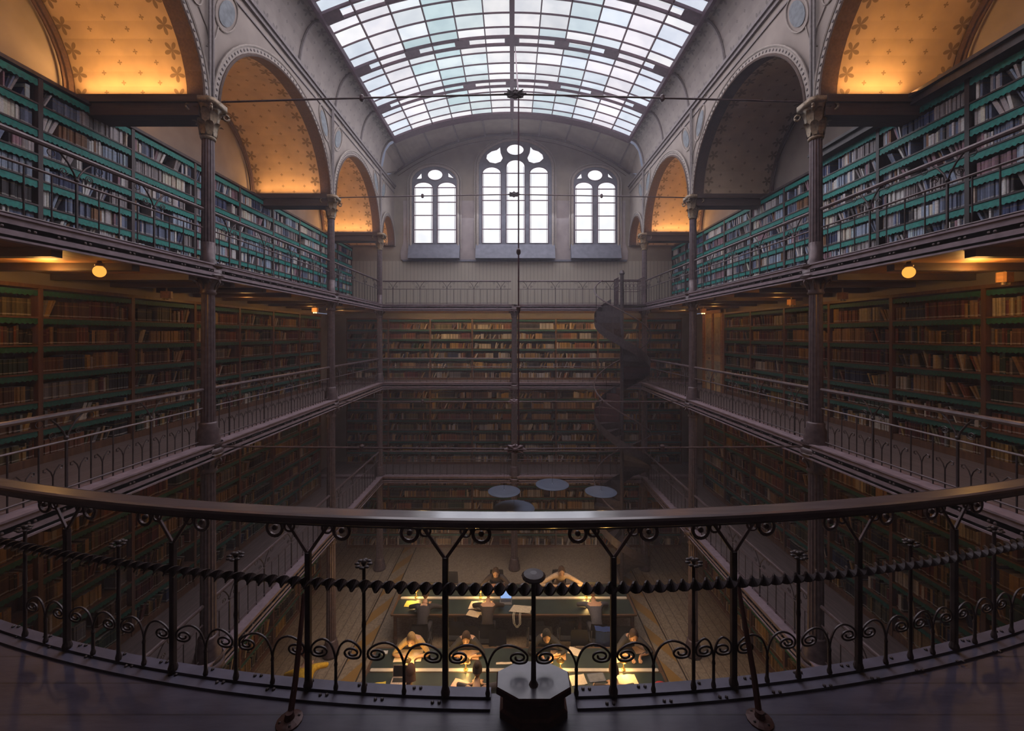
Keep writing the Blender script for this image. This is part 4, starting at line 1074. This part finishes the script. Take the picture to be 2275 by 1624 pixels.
sheet(1284, 1511, .34, .26, .15, WHITE, 'loose_papers', 'bright white papers left of the tablet on the nearer table', 'papers')
p = pt(1325, 1506); t = thing('tablet', 'grey tablet lying on the nearer table, between bright papers', 'tablet', (p.x, p.y, TZ + .001), .12)
b = MB(); b.rbox(0, 0, 0, .012, .36, .22, 0, bev=.02); b.build('case', cloth((.12, .14, .20)), t, True)
b = MB(); b.rbox(0, 0, .012, .013, .32, .18, 0); b.build('screen', m_plain('tablet_screen', (.16, .17, .20), .3), t, True)
open_book(1392, 1514, .1, (.72, .62, .42), 'open bright book before the reader at the right of the nearer table', .46, .3)
b = MB(); b.ball((0, 0, .04), .13, .09, .035, 12, 8); o = b.build('pouch', cloth((.35, .02, .03)), smooth=True); o.location = (*pt(1468, 1526).xy, TZ + .002); tag(o, 'red pouch at the right end of the nearer table', 'pouch')
b = MB(); b.tube([(-.22, 0, .02), (-.1, .02, .022), (.1, .0, .02), (.24, .04, .02)], .018, 6); o = b.build('scarf', M['black'], smooth=True); o.location = (*pt(946, 1534).xy, TZ); tag(o, 'black strap lying right of the white laptop', 'strap')
sheet(1120, 1474, .36, .06, .04, WHITE, 'ruler', 'long pale ruler along the lamp rail near the plinth', 'ruler')
# farther table
sheet(914, 1342, .34, .26, -.05, (.60, .50, .10), 'folder', 'yellow sheet at the left end of the farther table', 'folder')
open_book(1062, 1347, -.2, WHITE, 'open bright book left of the blue-screened laptop', .46, .32)
sheet(1052, 1364, .34, .22, -.3, (.55, .42, .28), 'loose_papers', 'tan papers hanging to the near edge of the farther table', 'papers')
laptop(1124, 1338, 0, (.10, .10, .11), SCR_B, 'small laptop with a glowing blue screen on the farther table')
laptop(962, 1303, PI, (.04, .04, .045), SCR_D, 'black open laptop at the back left of the farther table')
laptop(1316, 1302, PI, (.04, .04, .045), SCR_D, 'black open laptop right of the reader in the pale jumper')
sheet(1006, 1306, .34, .2, .1, WHITE, 'loose_papers', 'white papers at the back of the farther table, beside the black laptop', 'papers')
sheet(1058, 1306, .30, .2, -.4, (.60, .40, .22), 'loose_papers', 'tan papers left of the pink book on the farther table', 'papers')
open_book(1103, 1305, PI, (.62, .33, .25), 'open pink book held by the reader behind the farther table', .46, .26)
p = pt(1154, 1353); t = thing('tote_bag', 'pale cloth tote bag lying on the near edge of the farther table, handles hanging', 'bag', (p.x, p.y - .03, TZ + .001), -.12)
b = MB(); rows = []
for i in range(7): rows.append([(-.27 + .54 * k / 8 + .10 * i / 6, -.14 + .28 * i / 6, .012 + .02 * math.sin(k * .8) * math.sin(PI * i / 6) + .015) for k in range(9)])
b.grid(rows); b.rbox(.05, 0, 0, .012, .5, .26, 0, bev=.02); b.build('bag_body', cloth((.42, .38, .33)), t, True, True)
for q in (0, .035): b = MB(); b.tube([(-.14 + q, -.14, .02), (-.15 + q, -.27, .02), (-.13 + q, -.30, -.16), (-.05 + q, -.31, -.26), (.03 + q, -.30, -.16), (.02 + q, -.27, .02), (.02 + q, -.14, .02)], .009, 6); b.build('handle', cloth((.50, .46, .40)), t, True, True)
# desk lamps on the lamp rails
LAMPS = []
for px, T, w in ((905, T1, 'above the newspaper'), (1035, T1, 'near the pink sheet'), (1245, T1, 'beside the short haired reader'), (1385, T1, 'at the right end'), (925, T2, 'by the yellow sheet'), (1068, T2, 'by the open bright book'), (1302, T2, 'glowing alone right of centre')):
    x = (px - 1137.5) * T / F
    t = thing('desk_lamp', 'small brass desk lamp on the %s table rail, %s' % ('nearer' if T == T1 else 'farther', w), 'lamp', (x, T, TZ + .02))
    b = MB(); b.lathe([(.05, 0), (.05, .012), (.012, .02), (.010, .20)], 12); b.build('stem', M['brass'], t, True)
    b = MB(); b.lathe([(.020, .27), (.035, .26), (.085, .205), (.088, .198)], 14); b.build('lamp_shade', M['brass'], t, True, True)
    b = MB(); b.ball((0, 0, .215), .026); b.build('bulb', M['bulb'], t, True)
    LAMPS.append((x, T, TZ + .02 + .17))
# pendant discs
M['disc'] = m_plain('blue_grey_disc', (.085, .105, .16), .45, 0, .08, 5)
for px, py, w, lab in ((1120, 1091, 72, 'left of the centre line'), (1227, 1076, 74, 'highest of the four'), (1335, 1092, 70, 'nearest the staircase'), (1142, 1129, 92, 'hanging lowest')):
    p = P(px, py, DB); r = w / 2 * DB / F
    t = thing('pendant_disc', 'flat blue-grey pendant disc on a thin cord, %s' % lab, 'pendant lamp', p)
    b = MB(); b.lathe([(r, -.012), (r, .0), (r * .8, .015), (r * .1, .03), (.01, .05)], 32); b.build('disc', M['disc'], t, True)
    b = MB(); b.tube([(0, 0, .04), (0, 0, (MG + .004 if w < 90 else E - 4.02) - p.z)], .004, 5); b.build('cord', M['black'], t, True)
# low display shelves under the lower gallery with a few front-facing books
# ================================================================== light
def area(name, loc, size, sy, power, col, rot=(0, 0, 0)):
    l = bpy.data.lights.new(name, 'AREA'); l.shape = 'RECTANGLE'; l.size = size; l.size_y = sy; l.energy = power; l.color = col
    o = bpy.data.objects.new(name, l); COL.objects.link(o); o.location = loc; o.rotation_euler = rot; return o
def point(name, loc, power, col, r=.05):
    l = bpy.data.lights.new(name, 'POINT'); l.energy = power; l.color = col; l.shadow_soft_size = r
    o = bpy.data.objects.new(name, l); COL.objects.link(o); o.location = loc; return o
WARM = (1.0, .50, .13)
# concealed strips on top of the transverse beams, shining up into the vaults
for s, bays in ((-1, ((D0, DA, 1.0), (DA, DB, .55), (DB, DC, .75), (DC, DW, .3))), (1, ((D0, DA, 1.0), (DB, DC, .75), (DC, DW, .2)))):
    for a, c, k in bays:
        for y, tilt in ((c - .30, 1), (a + .30, -1)):
            area('cove_strip', (s * (XC + 1.0), y, SP + .03), 1.5, .10, 22 * k, (1.0, .50, .15), (PI + tilt * .30, 0, 0))
# lamps under the upper galleries
for s in (-1, 1):
    for y, k in ((2.6, 1.0), (4.75, 1.6), (8.3, .9), (10.9, .8), (12.9, .7)):
        point('gallery_lamp', (s * 5.45, y, UG - .30), 9 * k, WARM, .09)
area('end_strip', (0, DC + .35, UG - .30), 8.5, .12, 40, (1.0, .64, .30), (.75, 0, 0))
for x in (-3, 0, 3): point('end_lamp', (x, DC + .6, MG - .55), 4.5, (1.0, .62, .25), .1)
for s in (-1, 1):
    for y in (4.5, 7.0, 9.5, 12): point('lower_lamp', (s * 5.4, y, MG - .55), 3.0, WARM, .1); point('ground_lamp', (s * 5.3, y, LG - .5), 2.5, WARM, .1)
for x, y, z in LAMPS:
    point('desk_light', (x, y - .12, z), 8.0, (1.0, .60, .20), .04); point('desk_light', (x, y + .12, z), 8.0, (1.0, .56, .16), .04)
# cold daylight through the glass roof and end windows

area('roof_daylight', (0, 8.6, CRZ - .95), 7.6, 11.2, 520, (.93, .85, .93))
area('window_daylight', (.1, DW - .45, E + 5.2), 6.0, 2.6, 170, (.82, .86, 1.0), (-PI / 2 + .62, 0, 0))
w = bpy.data.worlds.new('World'); SC.world = w; w.use_nodes = True
w.node_tree.nodes['Background'].inputs[0].default_value = (.6, .65, .9, 1); w.node_tree.nodes['Background'].inputs[1].default_value = .25
for px, py in ((1120, 1091), (1227, 1076), (1335, 1092)):
    pass
for x in (-1.6, 1.6): area('floor_fill', (x, 9.8, E - 4.75), 1.0, 1.0, 48, (1.0, .66, .35))  # warm fill added to brighten tables and floor, under none of the discs
# haze
t = NT('thin_haze'); v = t.n('VolumeScatter'); v.inputs['Color'].default_value = (.80, .78, .9, 1); v.inputs['Density'].default_value = .0075; v.inputs['Anisotropy'].default_value = .2
t.link(v.outputs[0], t.out.inputs['Volume'])
HAZE = 1
if HAZE:
    b = MB(); b.box(-9, 9, -3.5, DW + 1.5, -1, CRZ + 2); o = b.build('haze', t.m); tag(o, 'thin violet haze filling the whole hall', 'haze', kind='stuff')
# ================================================================== camera
cd = bpy.data.cameras.new('camera'); cam = bpy.data.objects.new('camera', cd); COL.objects.link(cam)
cam.location = (0, 0, E); cam.rotation_euler = (PI / 2, 0, 0); cd.sensor_width = 36; cd.lens = 36 * F / 2275; cd.shift_y = -67 / 2275; cd.clip_start = .05; cd.clip_end = 200
SC.camera = cam
cy = SC.cycles; cy.max_bounces = 6; cy.diffuse_bounces = 2; cy.glossy_bounces = 2; cy.transmission_bounces = 2; cy.volume_bounces = 0; cy.transparent_max_bounces = 4; cy.caustics_reflective = False; cy.caustics_refractive = False
cy.use_light_tree = False
SC.view_settings.view_transform = 'Standard'; SC.view_settings.look = 'None'; SC.view_settings.exposure = 0.0
for k in ('pane', 'wpane', 'globe', 'bulb'): M[k].cycles.emission_sampling = 'NONE'
SCR_B.cycles.emission_sampling = 'NONE'
